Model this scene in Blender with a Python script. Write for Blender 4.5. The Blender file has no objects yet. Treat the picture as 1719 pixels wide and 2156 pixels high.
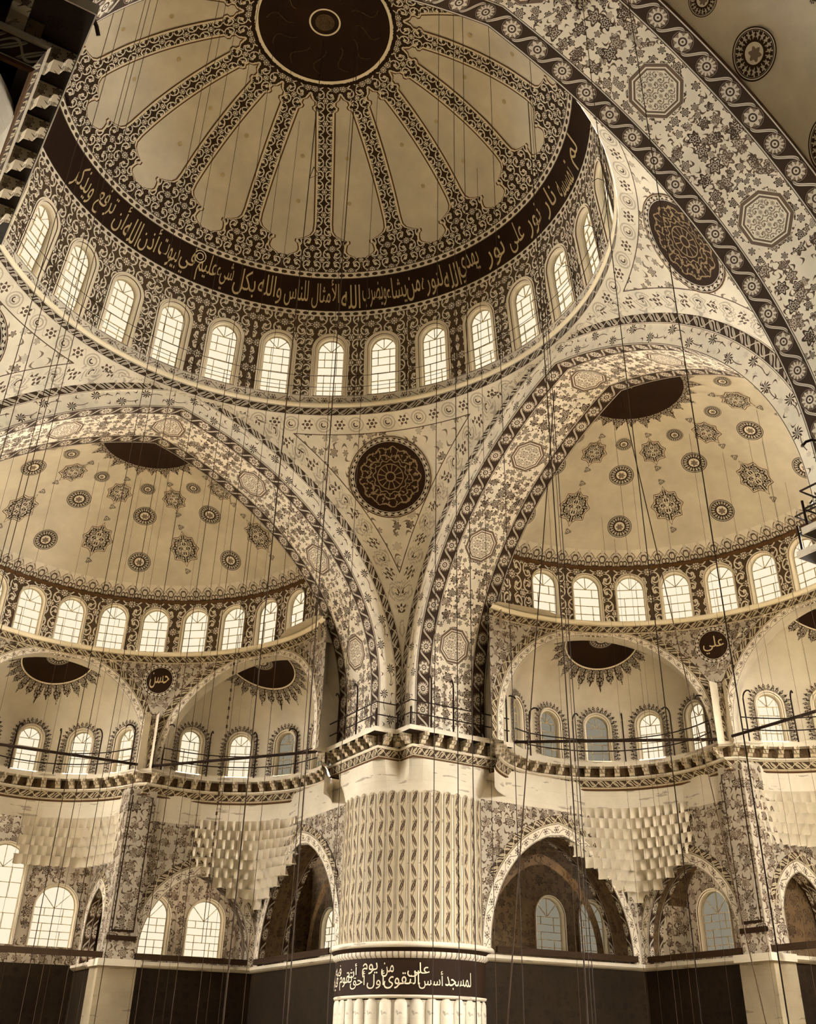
import bpy, math, random, unicodedata
import numpy as np
from mathutils import Matrix, Vector

PI = math.pi
R = math.radians
random.seed(7)
SC = bpy.context.scene
COL = SC.collection

# ------------------------------------------------------------------ camera, world, exposure
cam_d = bpy.data.cameras.new('camera')
cam = bpy.data.objects.new('camera', cam_d)
COL.objects.link(cam)
SC.camera = cam
YAW, PITCH, ROLL, FPX, CX, CY = 1.0100, 0.5690, 0.0117, 2121.4, 901.3, 877.5
fw = Vector((math.cos(YAW) * math.cos(PITCH), math.sin(YAW) * math.cos(PITCH), math.sin(PITCH)))
rt = Vector((math.sin(YAW), -math.cos(YAW), 0))
up = rt.cross(fw)
rt2 = rt * math.cos(ROLL) + up * math.sin(ROLL)
up2 = -rt * math.sin(ROLL) + up * math.cos(ROLL)
mw = Matrix((rt2, up2, -fw)).transposed().to_4x4()
mw.translation = (-11.129, -26.806, 0)
cam.matrix_world = mw
cam_d.sensor_fit = 'HORIZONTAL'
cam_d.sensor_width = 36
cam_d.lens = FPX / 1719 * 36
cam_d.shift_x = (859.5 - CX) / 1719
cam_d.shift_y = (CY - 1078) / 1719
cam_d.clip_end = 300

world = bpy.data.worlds.new('sky')
SC.world = world
world.use_nodes = True
world.node_tree.nodes['Background'].inputs[0].default_value = (1.0, 0.955, 0.87, 1)
world.node_tree.nodes['Background'].inputs[1].default_value = 13.0
SC.view_settings.view_transform = 'Standard'
SC.view_settings.look = 'None'
SC.view_settings.gamma = 1
SC.view_settings.use_curve_mapping = False
SC.view_settings.exposure = 2.4
WIN_LIT, WIN_DIM = 0.215, 0.052

# ------------------------------------------------------------------ shader expressions
class X:
    """A scalar in a shader tree, with arithmetic that lays Math nodes."""
    tree = None
    def __init__(s, v): s.v = v
    def __add__(s, o): return mth('ADD', s, o)
    __radd__ = __add__
    def __sub__(s, o): return mth('SUBTRACT', s, o)
    def __rsub__(s, o): return mth('SUBTRACT', o, s)
    def __mul__(s, o): return mth('MULTIPLY', s, o)
    __rmul__ = __mul__
    def __truediv__(s, o): return mth('DIVIDE', s, o)
    def __neg__(s): return mth('MULTIPLY', s, -1.0)
def mth(op, *a):
    n = X.tree.nodes.new('ShaderNodeMath'); n.operation = op
    for i, x in enumerate(a):
        if isinstance(x, X): X.tree.links.new(x.v, n.inputs[i])
        else: n.inputs[i].default_value = float(x)
    return X(n.outputs[0])
def sin_(a): return mth('SINE', a)
def cos_(a): return mth('COSINE', a)
def abs_(a): return mth('ABSOLUTE', a)
def flo(a): return mth('FLOOR', a)
def fra(a): return mth('FRACT', a)
def lt(a, b): return mth('LESS_THAN', a, b)
def gt(a, b): return mth('GREATER_THAN', a, b)
def mn(a, b): return mth('MINIMUM', a, b)
def mx(*a):
    r = a[0]
    for b in a[1:]: r = mth('MAXIMUM', r, b)
    return r
def sq(a): return mth('SQRT', a)
def hyp(a, b): return sq(a * a + b * b)
def at2(a, b): return mth('ARCTAN2', a, b)
def tri(a): return mth('PINGPONG', a, 1.0)
def near(a, b, w): return lt(abs_(a - b), w)
def comb(x, y, z=0.0):
    n = X.tree.nodes.new('ShaderNodeCombineXYZ')
    for i, k in enumerate((x, y, z)):
        if isinstance(k, X): X.tree.links.new(k.v, n.inputs[i])
        else: n.inputs[i].default_value = float(k)
    return n.outputs[0]
def white(i, j, seed):
    n = X.tree.nodes.new('ShaderNodeTexWhiteNoise'); n.noise_dimensions = '3D'
    X.tree.links.new(comb(i, j, seed), n.inputs['Vector'])
    s = X.tree.nodes.new('ShaderNodeSeparateColor'); X.tree.links.new(n.outputs['Color'], s.inputs[0])
    return [X(o) for o in s.outputs]
def noise(u, v, sc, det=3):
    n = X.tree.nodes.new('ShaderNodeTexNoise'); n.inputs['Scale'].default_value = sc; n.inputs['Detail'].default_value = det
    X.tree.links.new(comb(u, v), n.inputs['Vector'])
    return X(n.outputs['Fac'])
def uvs(name=None):
    if name:
        n = X.tree.nodes.new('ShaderNodeUVMap'); n.uv_map = name; o = n.outputs[0]
    else:
        n = X.tree.nodes.new('ShaderNodeTexCoord'); o = n.outputs['UV']
    s = X.tree.nodes.new('ShaderNodeSeparateXYZ'); X.tree.links.new(o, s.inputs[0])
    return X(s.outputs[0]), X(s.outputs[1])

def lin(h):
    c = [int(h[i:i + 2], 16) / 255 for i in (0, 2, 4)]
    return tuple((x / 12.92 if x <= .04045 else ((x + .055) / 1.055) ** 2.4) for x in c) + (1,)
LIGHT, MID, DARK = lin('e5dcc9'), lin('9c8b70'), lin('38281c')
MATS = {}
def mat(name, ink=None, light=LIGHT, dark=DARK, mid=None, rough=.75, stain=.25, spec=.15, emit=None, metal=0):
    """ink(): a 0..1 expression, 0 = light ground, 1 = dark paint."""
    m = bpy.data.materials.new(name); m.use_nodes = True
    t = m.node_tree; X.tree = t
    b = t.nodes['Principled BSDF']
    b.inputs['Roughness'].default_value = rough
    b.inputs['Specular IOR Level'].default_value = spec
    b.inputs['Metallic'].default_value = metal
    if emit is not None:
        b.inputs['Base Color'].default_value = (.02, .02, .02, 1)
        b.inputs['Emission Color'].default_value = light
        b.inputs['Emission Strength'].default_value = emit
        MATS[name] = m; return m
    rp = t.nodes.new('ShaderNodeValToRGB')
    rp.color_ramp.elements[0].color = light; rp.color_ramp.elements[1].color = dark
    if mid is None: mid = tuple(math.sqrt(a * d) for a, d in zip(light[:3], dark[:3])) + (1,)
    e = rp.color_ramp.elements.new(.55); e.color = mid
    if ink is not None:
        k = ink(); t.links.new(k.v, rp.inputs[0])
    else: rp.inputs[0].default_value = 0
    out = rp.outputs[0]
    if stain:
        tc = t.nodes.new('ShaderNodeTexCoord')
        n = t.nodes.new('ShaderNodeTexNoise'); n.inputs['Scale'].default_value = .55; n.inputs['Detail'].default_value = 7; n.inputs['Roughness'].default_value = .6
        t.links.new(tc.outputs['Object'], n.inputs['Vector'])
        mr = t.nodes.new('ShaderNodeMapRange'); mr.inputs[1].default_value = .35; mr.inputs[2].default_value = .7
        mr.inputs[3].default_value = 1; mr.inputs[4].default_value = 1 - stain
        t.links.new(n.outputs[0], mr.inputs[0])
        mxn = t.nodes.new('ShaderNodeMix'); mxn.data_type = 'RGBA'; mxn.blend_type = 'MULTIPLY'; mxn.inputs[0].default_value = 1
        t.links.new(out, mxn.inputs[6]); t.links.new(mr.outputs[0], mxn.inputs[7]); out = mxn.outputs[2]
    t.links.new(out, b.inputs['Base Color'])
    MATS[name] = m
    return m

# ---- painted patterns -------------------------------------------------------
def flowers(u, v, c, rad, seed, dens=.85, n=5, lo=.4):
    a, b = u / c, v / c
    i, j = flo(a), flo(b)
    r1, r2, r3 = white(i, j, seed)
    x = (a - i - .5 - (r1 - .5) * .5) * c
    y = (b - j - .5 - (r2 - .5) * .5) * c
    r = hyp(x, y)
    th = at2(y, x)
    edge = (cos_(th * n + r1 * 20) * .2 + .8) * (r3 * .5 + .7) * rad
    petal = near(r, edge * .62, edge * .09)
    core = near(r, edge * .25, edge * .07)
    tone = r2 * (1 - lo) + lo
    return lt(r, edge) * (1 - mx(petal, core) * .75) * tone * lt(r3, dens)
def leaves(u, v, c, ln, w, seed, dens=.8, tone=.7):
    a, b = u / c, v / c
    i, j = flo(a), flo(b)
    r1, r2, r3 = white(i, j, seed)
    x = (a - i - .5 - (r1 - .5) * .45) * c
    y = (b - j - .5 - (r2 - .5) * .45) * c
    ca, sa = cos_(r3 * 6.283), sin_(r3 * 6.283)
    p = x * ca + y * sa
    q = y * ca - x * sa + p * p * (1.2 / ln) - ln * .3
    return lt(abs_(q), (1 - (p / ln) * (p / ln)) * w) * tone * lt(r1, dens)
def vine(u, v, c, c2=None):
    """Mirrored scrolls, pale on dark. Returns 1 where pale."""
    c2 = c2 or c
    s, t = tri(u / c), tri(v / c2)
    dx, dy = s - .52, t - .48
    r = hyp(dx, dy)
    th = at2(dy, dx) * (1 / (2 * PI))
    arm = fra(th + r * 2.6)
    curl = near(arm, .5, .15) * lt(r, .47)
    leaf = lt(hyp(dx, dy), sin_(th * 6 * PI) * .05 + .1)
    r2 = hyp(s, t - .05)
    fl = lt(r2, cos_(at2(t - .05, s) * 6) * .05 + .2) * (1 - near(r2, .11, .025))
    r3 = hyp(1 - s, 1 - t)
    fl3 = lt(r3, cos_(at2(1 - t, 1 - s) * 8) * .06 + .24) * (1 - near(r3, .13, .03))
    stem = near(s, sin_(t * 2 * PI) * .3 + .5, .05)
    return mx(curl, leaf, fl, fl3, stem)
def p_vine(c, c2=None, base=1.0):
    def f():
        u, v = uvs()
        return (1 - vine(u, v, c, c2)) * base + flowers(u, v, c * .7, c * .12, 3, .5, 6) * .25
    return f
def p_rosette(W, L, pale=.1):
    def f():
        u, v = uvs()
        k = u / L
        p = (fra(k) - .5) * L; q = v - W / 2
        r = hyp(p, q); th = at2(q, p)
        par = fra(flo(k) * .3334) * 3
        n = lt(par, .5) * 3 + lt(par, 1.5) * 4 + 7
        disk = lt(r, W * .38)
        pet = lt(r, cos_(th * n) * (W * .07) + W * .27)
        ringd = near(r, W * .34, W * .018)
        cored = mx(near(r, W * .13, W * .03), lt(r, W * .04))
        ros = mx(disk * (1 - ringd) * .55, pet * .95) * (1 - cored * .9)
        p2 = (fra(k + .5) - .5) * L
        y = q - sin_(p2 * (2 * PI / L) * .9) * (W * .3)
        leaf = lt(abs_(y), (1 - (p2 / (L * .36)) * (p2 / (L * .36))) * (W * .085)) * (1 - near(y, 0, W * .012))
        x3 = p2; y3 = q + sin_(p2 * (2 * PI / L) * .9) * (W * .34)
        leaf2 = lt(abs_(y3), (1 - (x3 / (L * .2)) * (x3 / (L * .2))) * (W * .05))
        edge = mx(near(v, W * .05, W * .022), near(v, W * .95, W * .022))
        light = mx(ros, leaf * .9, edge * .9)
        return 1 - light * (1 - pale)
    return f
def p_leafband(W, L):
    def f():
        u, v = uvs()
        k = u / L; q = v - W / 2
        p = (fra(k) - .5) * L
        y = p - q * 1.1
        lf = lt(abs_(y), (1 - (q / (W * .42)) * (q / (W * .42))) * (L * .2)) * (1 - near(y, 0, L * .03))
        st = near(q, sin_(k * PI) * (W * .3), W * .06)
        edge = mx(lt(v, W * .12), gt(v, W * .88))
        lines = mx(near(v, W * .03, W * .018), near(v, W * .13, W * .02), near(v, W * .87, W * .02), near(v, W * .97, W * .018))
        body = 1 - mx(lf, st) * .85
        return mx(body * (1 - edge) * .95, lines * .8)
    return f
def p_carnation(W, L=2.2):
    def f():
        u, v = uvs()
        k = u / L
        wave = sin_(k * 2 * PI) * (W * .22) + W * .5
        p = (fra(k * 2) - .5) * (L / 2); q = v - wave
        stem = near(v, sin_(k * 2 * PI + 1.2) * (W * .22) + W * .5, W * .018) * gt(sin_(k * 4 * PI + .8), -.2)
        r = hyp(p, q); th = at2(q, p)
        fan = lt(r, cos_(th * 9) * (W * .035) + W * .22) * gt(sin_(k * 40 + 3), -2)
        spokes = lt(sin_(th * 9), .3)
        pale = flowers(u, v, W * .55, W * .14, 11, .7, 6) * .22
        lf = leaves(u, v, W * .5, W * .14, W * .035, 5, .6, .75)
        edge = mx(near(v, W * .03, W * .015), near(v, W * .97, W * .015))
        return mx(fan * spokes * .95, stem * .8, pale, lf, edge * .8)
    return f
def p_soffit(D, pitch=4.85):
    def f():
        u, v = uvs()
        p = (fra(u / pitch) - .5) * pitch; q = v - D / 2
        ap, aq = abs_(p), abs_(q)
        o = mx(ap, aq, (ap + aq) * .7071)
        sc = mx(near(o, .62, .03), near(o, .74, .05))
        inn = lt(o, .56) * vine(u, v, .22) * .55
        inside = lt(o, .8)
        r = hyp(p, q)
        wreath = lt(abs_(r - 1.08), .2)
        fl_w = flowers(u, v, .36, .17, 2, .95, 6, .75)
        fl = flowers(u, v, .56, .27, 7, .8, 6, .6)
        fl2 = flowers(u + .3, v + .2, .37, .16, 9, .72, 5, .45)
        lv = mx(leaves(u, v, .3, .12, .035, 4, .6, .75), leaves(u + .1, v + .17, .24, .08, .03, 13, .45, .6))
        out = mx(fl, fl2, lv)
        return mx(sc * .6, inn, (1 - inside) * mx(wreath * fl_w, out * (1 - wreath)))
    return f
def p_pend():
    u, v = uvs()
    e, a = uvs('UV2')
    inb = lt(e, .95)
    k = a / 1.5
    p = (fra(k) - .5) * 1.5; q = e - .48
    r = hyp(p, q); th = at2(q, p)
    ros = lt(r, cos_(th * 6) * .06 + .2) * (1 - near(r, .11, .03)) * .75
    p2 = (fra(k + .5) - .5) * 1.5
    r2 = hyp(p2, q)
    cres = (near(r2, .2, .03) * .3 + near(r2, .1, .03) * gt(p2 + q, -.03) * .85 + near(hyp(p2, q), .34, .03) * .25)
    band = mx(ros, cres, near(q, sin_(k * 4 * PI) * .3, .02) * .25)
    line = near(e, .95, .022) * .75
    fld = mx(flowers(u, v, .62, .2, 21, .8, 6, .15) * .9, leaves(u, v, .5, .16, .05, 22, .6, .5), flowers(u + .2, v + .3, .85, .14, 25, .6, 5, .6))
    return mx(inb * band, (1 - inb) * fld, line)
def p_flute(w):
    u, v = uvs()          # u in -1..1 across the channel
    L = 1.15
    k = v / L
    au = abs_(u)
    edge = near(au, .88, .05)
    inner = near(au, .76, .04)
    s = sin_(k * 2 * PI) * .38
    stem = near(u, s, .07)
    x = u - s
    p = (fra(k * 2) - .5) * 2
    lf = lt(abs_(u - p * .55 * (lt(fra(k), .5) * 2 - 1)), (1 - p * p) * .34)
    cut = near(u, p * .55 * (lt(fra(k), .5) * 2 - 1), .05)
    r = hyp(u, (fra(k + .25) - .5) * 2.4)
    fl = lt(r, cos_(at2(u, fra(k + .25) - .5) * 6) * .08 + .42)
    fr = mx(near(r, .28, .05), lt(r, .1))
    body = mx(lf * (1 - cut * .6) * .95, fl * (1 - fr * .7) * .65, stem * .6, .24)
    return mx(edge * .95, inner * .2, body * lt(au, .72))
def p_dots(W, L):
    def f():
        u, v = uvs()
        p = (fra(u / L) - .5) * L; q = v - W / 2
        oval = lt(hyp(p / (L * .34), q / (W * .24)), 1)
        ed = mx(lt(v, W * .08), gt(v, W * .92))
        return mx(oval, ed) * .95
    return f
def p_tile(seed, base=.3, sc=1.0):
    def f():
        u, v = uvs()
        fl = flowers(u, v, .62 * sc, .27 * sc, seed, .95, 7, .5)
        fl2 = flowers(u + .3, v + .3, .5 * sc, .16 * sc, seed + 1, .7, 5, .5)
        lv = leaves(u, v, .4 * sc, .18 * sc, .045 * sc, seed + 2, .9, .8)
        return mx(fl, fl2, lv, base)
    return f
def p_arcband(W, L):
    """pale ground, row of ringed rosettes"""
    def f():
        u, v = uvs()
        p = (fra(u / L) - .5) * L; q = v - W / 2
        r = hyp(p, q); th = at2(q, p)
        fl = lt(r, cos_(th * 6) * (W * .05) + W * .25) * (1 - near(r, W * .15, W * .035) * .8)
        st = near(q, sin_(u / L * PI) * (W * .28), W * .035) * gt(r, W * .33)
        lv = leaves(u, v, W * .45, W * .14, W * .04, 31, .6, .6)
        edge = mx(near(v, W * .05, W * .025), near(v, W * .95, W * .025))
        return mx(fl * .75, st * .55, lv * gt(r, W * .32), edge * .75, .06)
    return f
def p_roundel():
    u, v = uvs()
    r = hyp(u, v); th = at2(v, u)
    outer = mx(near(r, .96, .03), near(r, .87, .02))
    k = tri(th * (10 / PI)); rr = (r - .5) / .35
    sc = lt(hyp(k - .5, (rr - .5) * .8), cos_(at2(rr - .5, k - .5) * 5) * .12 + .3)
    band = lt(r, .84) * gt(r, .47) * (1 - sc * .85)
    ring = near(r, .44, .03)
    core = lt(r, .38) * (lt(hyp(u, v + .05), cos_(at2(v + .05, u) * 6) * .05 + .25) * .5)
    return mx(outer, band, ring, core)
def p_cusp():
    u, v = uvs()
    au = abs_(u)
    dark = 1 - vine(au + 3, v + 3, .34, .34)
    cross = mx(near(au, 0, .03), near(hyp(au - .28, v), .22, .035), near(hyp(au, abs_(v) - .42), .2, .035))
    return mx(dark * (1 - cross), .08)
def p_script():
    u, v = uvs()                       # round calligraphic medallion: rings of upright strokes
    r = hyp(u, v); th = at2(v, u)
    n1 = noise(u, v, 9, 2)
    a1 = near(fra(th * (26 / (2 * PI)) + n1 * 1.3), .5, .12) * gt(r, .5) * lt(r, .84) * gt(noise(th * 3, r * 4, 2.3, 1), .42)
    a2 = near(r + sin_(th * 13) * .035 + (n1 - .5) * .12, .82, .018)
    a2b = near(r + sin_(th * 9 + 1) * .05 + (n1 - .5) * .14, .6, .018)
    a3 = near(r + sin_(th * 12) * .03, .46, .016)
    a4 = near(fra(th * (12 / (2 * PI))), .5, .09) * lt(r, .34) * gt(r, .14)
    a5 = near(r, .36, .014)
    a6 = near(r, .13, .02)
    return 1 - mx(a1, a2, a2b, a3, a4, a5, a6) * .62
def p_chain():
    u, v = uvs()
    p = (fra(u / .3) - .5) * .3; q = v - .12
    y = q - sin_(u / .3 * PI) * .06
    return 1 - mx(lt(hyp(p, q * 1.2), .085), near(y, 0, .02), near(v, .015, .012), near(v, .225, .012)) * .85
def p_palmette():
    u, v = uvs()                       # u metres along, v metres up; pale wall above the outline
    k = u / .72
    s = tri(k * 2)                     # 0..1..0
    h = (1 - s * s) * .35 + .42 + lt(s, .22) * .22 + lt(s, .09) * .12
    low = tri(k * 2 + 1)
    inside = lt(v, h)
    line = near(v, h + .06, .028)
    p = (fra(k) - .5) * .72
    d = mx(near(hyp(s - .1, v * 1.6 - .75), .28, .07), near(hyp(s - .75, v * 2 - .5), .25, .07), near(v, .1, .02), near(s, v * 1.3 - .1, .05))
    return mx(inside * d * .8, line * .6, inside * .12, near(v, .03, .025) * .7)
def p_fringe():
    u, v = uvs()
    return mx((1 - vine(u, v, .2)) * .95, .2)
def p_stone():
    u, v = uvs()
    n = noise(u * .6, v * 3, 1.2, 6)
    joint = near(fra(v / .55), .5, .012) * .12
    st = lt(n, .38) * .3
    return mx(joint, st, .05) + noise(u, v, 6, 4) * .05
def p_drumvine():
    u, v = uvs()
    return (1 - vine(u, v, .6, .72)) * .95
def p_bead(L):
    def f():
        u, v = uvs()
        return mx(near(fra(u / L), .5, .12) * .5, .1)
    return f

mat('plaster', lambda: mx(noise(uvs()[0], uvs()[1], 1.4, 6) * .12, 0), stain=.3)
mat('dome_plaster', lambda: noise(uvs()[0], uvs()[1], 2.0, 6) * .1, light=lin('ddd3bd'), stain=.2)
mat('stone', p_stone, light=lin('dcd3bf'), stain=.2)
mat('white_paint', None, light=lin('efe4c8'), stain=0)
mat('pale_paint', None, light=lin('dccfb4'), stain=0)
mat('line_paint', None, light=lin('5a4026'), stain=0)
mat('ink', None, light=lin('2c1b0e'), stain=.3)
mat('ink_band', None, light=lin('2a190d'), stain=.4)
mat('surround', lambda: mx(near(uvs()[1], .36, .025), near(uvs()[1], .64, .025), near(uvs()[1], .97, .04)) * .6, light=lin('ece2cb'), stain=0)
mat('rib_vine', p_vine(.5, .56))
mat('drum_vine', p_drumvine, dark=lin('4a3826'), stain=.15)  # dark tone lifted to stand in for the haze round the windows
mat('letter_paint', None, light=lin('c2ae86'), stain=0)
mat('dots', p_dots(.34, .42))
mat('rosette', p_rosette(.8, .95))
mat('soffit', p_soffit(2.2))
mat('leafband', p_leafband(.5, .42))
mat('carnation', p_carnation(.85))
mat('pendentive', p_pend)
mat('flute', lambda: p_flute(.4), light=lin('d2c4a6'), stain=.15)
mat('tile', p_tile(40, .3), stain=.3)
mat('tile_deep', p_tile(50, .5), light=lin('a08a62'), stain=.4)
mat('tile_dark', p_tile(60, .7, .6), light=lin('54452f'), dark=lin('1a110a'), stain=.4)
mat('arcband', p_arcband(.45, .62))
mat('exedra_band', p_arcband(.34, .5))
mat('drum_base', p_arcband(.5, .7))
mat('roundel', p_roundel)
mat('cusped', p_cusp)
mat('script', p_script, light=lin('cdb98f'), dark=lin('2c1a0d'))
mat('chain', p_chain)
mat('palmette', p_palmette)
mat('fringe', p_fringe)
mat('bracket', lambda: mx(flowers(uvs()[0], uvs()[1], .16, .07, 8, .9, 5), .1), light=lin('dccfb3'))
mat('cornice_leaf', p_leafband(.4, .34), light=lin('d4c6a6'))
mat('bead', p_bead(.22))
mat('iron', None, light=lin('241710'), rough=.5, stain=0, metal=.3)
mat('rope', None, light=lin('38291b'), rough=.9, stain=0)
mat('timber', lambda: noise(uvs()[0] * .3, uvs()[1] * 6, 3, 4) * .8, light=lin('4a3521'), dark=lin('1c120a'))
mat('glass_lit', None, light=lin('f0e4c6'), emit=WIN_LIT)
mat('glass_dim', None, light=lin('f0e4c6'), emit=WIN_DIM)
mat('lead', None, light=lin('b9a67e'), stain=0)
mat('stone_dim', p_stone, light=lin('a89a80'), stain=.3)
mat('floor', lambda: near(fra(uvs()[0] / 1.2), .5, .02) * .4, light=lin('6e6048'))

# ------------------------------------------------------------------ mesh building
class MB:
    def __init__(s): s.v = []; s.f = []; s.uv = []; s.uv2 = []
    def vert(s, p, uv=(0, 0), uv2=None):
        s.v.append(tuple(p)); s.uv.append(uv); s.uv2.append(uv2); return len(s.v) - 1
    def grid(s, P, nu, nv):
        """P(i,j) -> (point, uv[, uv2])"""
        b = len(s.v)
        for j in range(nv):
            for i in range(nu):
                s.vert(*P(i, j))
        for j in range(nv - 1):
            for i in range(nu - 1):
                a = b + j * nu + i
                s.f.append((a, a + 1, a + nu + 1, a + nu))
    def box(s, lo, hi, M=None, uvsc=1):
        x0, y0, z0 = lo; x1, y1, z1 = hi
        fs = [((x0, y0, z0), (x1, y0, z0), (x1, y0, z1), (x0, y0, z1)), ((x1, y1, z0), (x0, y1, z0), (x0, y1, z1), (x1, y1, z1)),
              ((x0, y1, z0), (x0, y0, z0), (x0, y0, z1), (x0, y1, z1)), ((x1, y0, z0), (x1, y1, z0), (x1, y1, z1), (x1, y0, z1)),
              ((x0, y0, z1), (x1, y0, z1), (x1, y1, z1), (x0, y1, z1)), ((x0, y1, z0), (x1, y1, z0), (x1, y0, z0), (x0, y0, z0))]
        for k, q in enumerate(fs):
            b = len(s.v)
            for p in q:
                uv = (p[0] if k in (0, 1, 4, 5) else p[1], p[2] if k < 4 else p[1])
                s.vert(M @ Vector(p) if M else p, uv)
            s.f.append((b, b + 1, b + 2, b + 3))
    def tube(s, pts, r, n=6, closed=False):
        pts = [Vector(p) for p in pts]
        b = len(s.v); m = len(pts)
        for i, p in enumerate(pts):
            d = (pts[min(i + 1, m - 1)] - pts[max(i - 1, 0)]).normalized()
            a = Vector((0, 0, 1)) if abs(d.z) < .9 else Vector((1, 0, 0))
            x = d.cross(a).normalized(); y = d.cross(x)
            for k in range(n):
                t = 2 * PI * k / n
                s.vert(p + (x * math.cos(t) + y * math.sin(t)) * r, (k / n, i))
        for i in range(m - 1):
            for k in range(n):
                a0 = b + i * n + k; a1 = b + i * n + (k + 1) % n
                s.f.append((a0, a1, a1 + n, a0 + n))
        s.f.append(tuple(b + k for k in reversed(range(n)))); s.f.append(tuple(b + (m - 1) * n + k for k in range(n)))
    def mesh(s, name, m, smooth=False, off=None):
        me = bpy.data.meshes.new(name)
        vs = s.v if off is None else [(p[0] - off[0], p[1] - off[1], p[2] - off[2]) for p in s.v]
        me.from_pydata(vs, [], s.f)
        l = me.uv_layers.new(name='UVMap')
        idx = np.empty(len(me.loops), dtype=np.int32); me.loops.foreach_get('vertex_index', idx)
        l.data.foreach_set('uv', np.array(s.uv, dtype=np.float32)[idx].ravel())
        if s.uv2 and s.uv2[0] is not None:
            l2 = me.uv_layers.new(name='UV2')
            l2.data.foreach_set('uv', np.array(s.uv2, dtype=np.float32)[idx].ravel())
        if smooth: me.polygons.foreach_set('use_smooth', [True] * len(me.polygons))
        me.materials.append(MATS[m])
        me.update()
        return me
    def build(s, name, m, parent=None, smooth=False, world=True):
        off = None
        q = parent
        while q is not None and world and off is None:
            off = OFF.get(q.name); q = q.parent
        o = bpy.data.objects.new(name, s.mesh(name, m, smooth, off)); COL.objects.link(o)
        if parent is not None: o.parent = parent
        return o
OFF = {}
def tag(o, label, cat, kind=None, group=None):
    o['label'] = label; o['category'] = cat
    if kind: o['kind'] = kind
    if group: o['group'] = group
    return o
def thing(name, label, cat, kind=None, group=None, loc=(0, 0, 0)):
    o = bpy.data.objects.new(name, None); COL.objects.link(o)
    o.empty_display_size = .2
    o.location = loc
    OFF[o.name] = loc
    return tag(o, label, cat, kind, group)
def link_copy(o, parent=None):
    c = o.copy(); COL.objects.link(c)
    if parent is not None:
        c.parent = parent
    for ch in list(o.children): link_copy(ch, c)
    return c
def ordinal(n):
    w = ['first', 'second', 'third', 'fourth', 'fifth', 'sixth', 'seventh', 'eighth', 'ninth', 'tenth', 'eleventh', 'twelfth', 'thirteenth', 'fourteenth', 'fifteenth',
         'sixteenth', 'seventeenth', 'eighteenth', 'nineteenth', 'twentieth']
    if n <= 20: return w[n - 1]
    t = {2: 'twenty', 3: 'thirty', 4: 'forty', 5: 'fifty'}[n // 10]
    return t + '-' + w[n % 10 - 1] if n % 10 else {3: 'thirtieth', 4: 'fortieth', 5: 'fiftieth'}[n // 10]
def lsp(a, b, n): return [a + (b - a) * i / (n - 1) for i in range(n)]
def frame_at(p, out, tilt=0):
    """local x = right seen from inside, y = outward, z = up"""
    o = Vector(out).normalized(); z = Vector((0, 0, 1)); x = o.cross(z).normalized()
    if tilt:
        q = Matrix.Rotation(tilt, 3, x); o = q @ o; z = q @ z
    m = Matrix((x, o, z)).transposed().to_4x4(); m.translation = p
    return m

def arch_curve(s, e, zs, kz, zlow, off=0, n=40, round_off=True):
    """pointed arch, from the +u foot over the crown to the -u foot; off = outward offset"""
    Rr = s + e
    am = math.acos(e / Rr)
    pts = [(s + off, zlow)]
    if zs > zlow + .01: pts += [(s + off, zlow + (zs - zlow) * k / 3) for k in (1, 2)]
    for i in range(n + 1):
        a = am * i / n
        u, z = Rr * math.cos(a) - e, zs + kz * Rr * math.sin(a)
        nx, nz = math.cos(a) * kz, math.sin(a)
        l = math.hypot(nx, nz); u2, z2 = u + off * nx / l, z + off * nz / l
        if u2 < 0:
            continue
        pts.append((u2, z2))
    if off and pts[-1][0] > 0.001:
        (ua, za), (ub, zb) = pts[-2], pts[-1]
        pts.append((0, zb + (zb - za) / (ua - ub + 1e-6) * ub))
    elif pts[-1][0] < 1e-4: pts[-1] = (0, pts[-1][1])
    return pts + [(-u, z) for u, z in reversed(pts[:-1])]
def resample(c, n):
    c = np.array(c); d = np.r_[0, np.cumsum(np.hypot(*np.diff(c, axis=0).T))]
    t = np.linspace(0, d[-1], n)
    return np.stack([np.interp(t, d, c[:, 0]), np.interp(t, d, c[:, 1])], 1), t

# ------------------------------------------------------------------ main numbers (metres; z = 0 is the lens)
FLOOR = -1.7
BF, BT = 12.06, 3.81
BB = BF + BT
AS, AE, AZ, AK = 10.89, 5.26, 13.97, .734
PLAT = 12.18
YC, RS = 16.5, 9.75
CAPZ, CAPR = 12.66, 12.95
DPH = [0, 23, 32, 50, 76, 90]
DRR = [11.9, 12.32, 12.52, 12.58, 12.5, 12.55]
def dome_pt(az, ph, inset=0.0):
    r = float(np.interp(ph, DPH, DRR)) - inset
    return Vector((r * math.cos(R(ph)) * math.cos(R(az)), r * math.cos(R(ph)) * math.sin(R(az)), 26.8 + r * math.sin(R(ph))))

# ------------------------------------------------------------------ floor
m = MB(); m.box((-45, -45, FLOOR - .3), (45, 45, FLOOR))
tag(m.build('floor', 'floor'), 'broad stone floor under the whole prayer hall', 'floor', 'structure')

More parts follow.
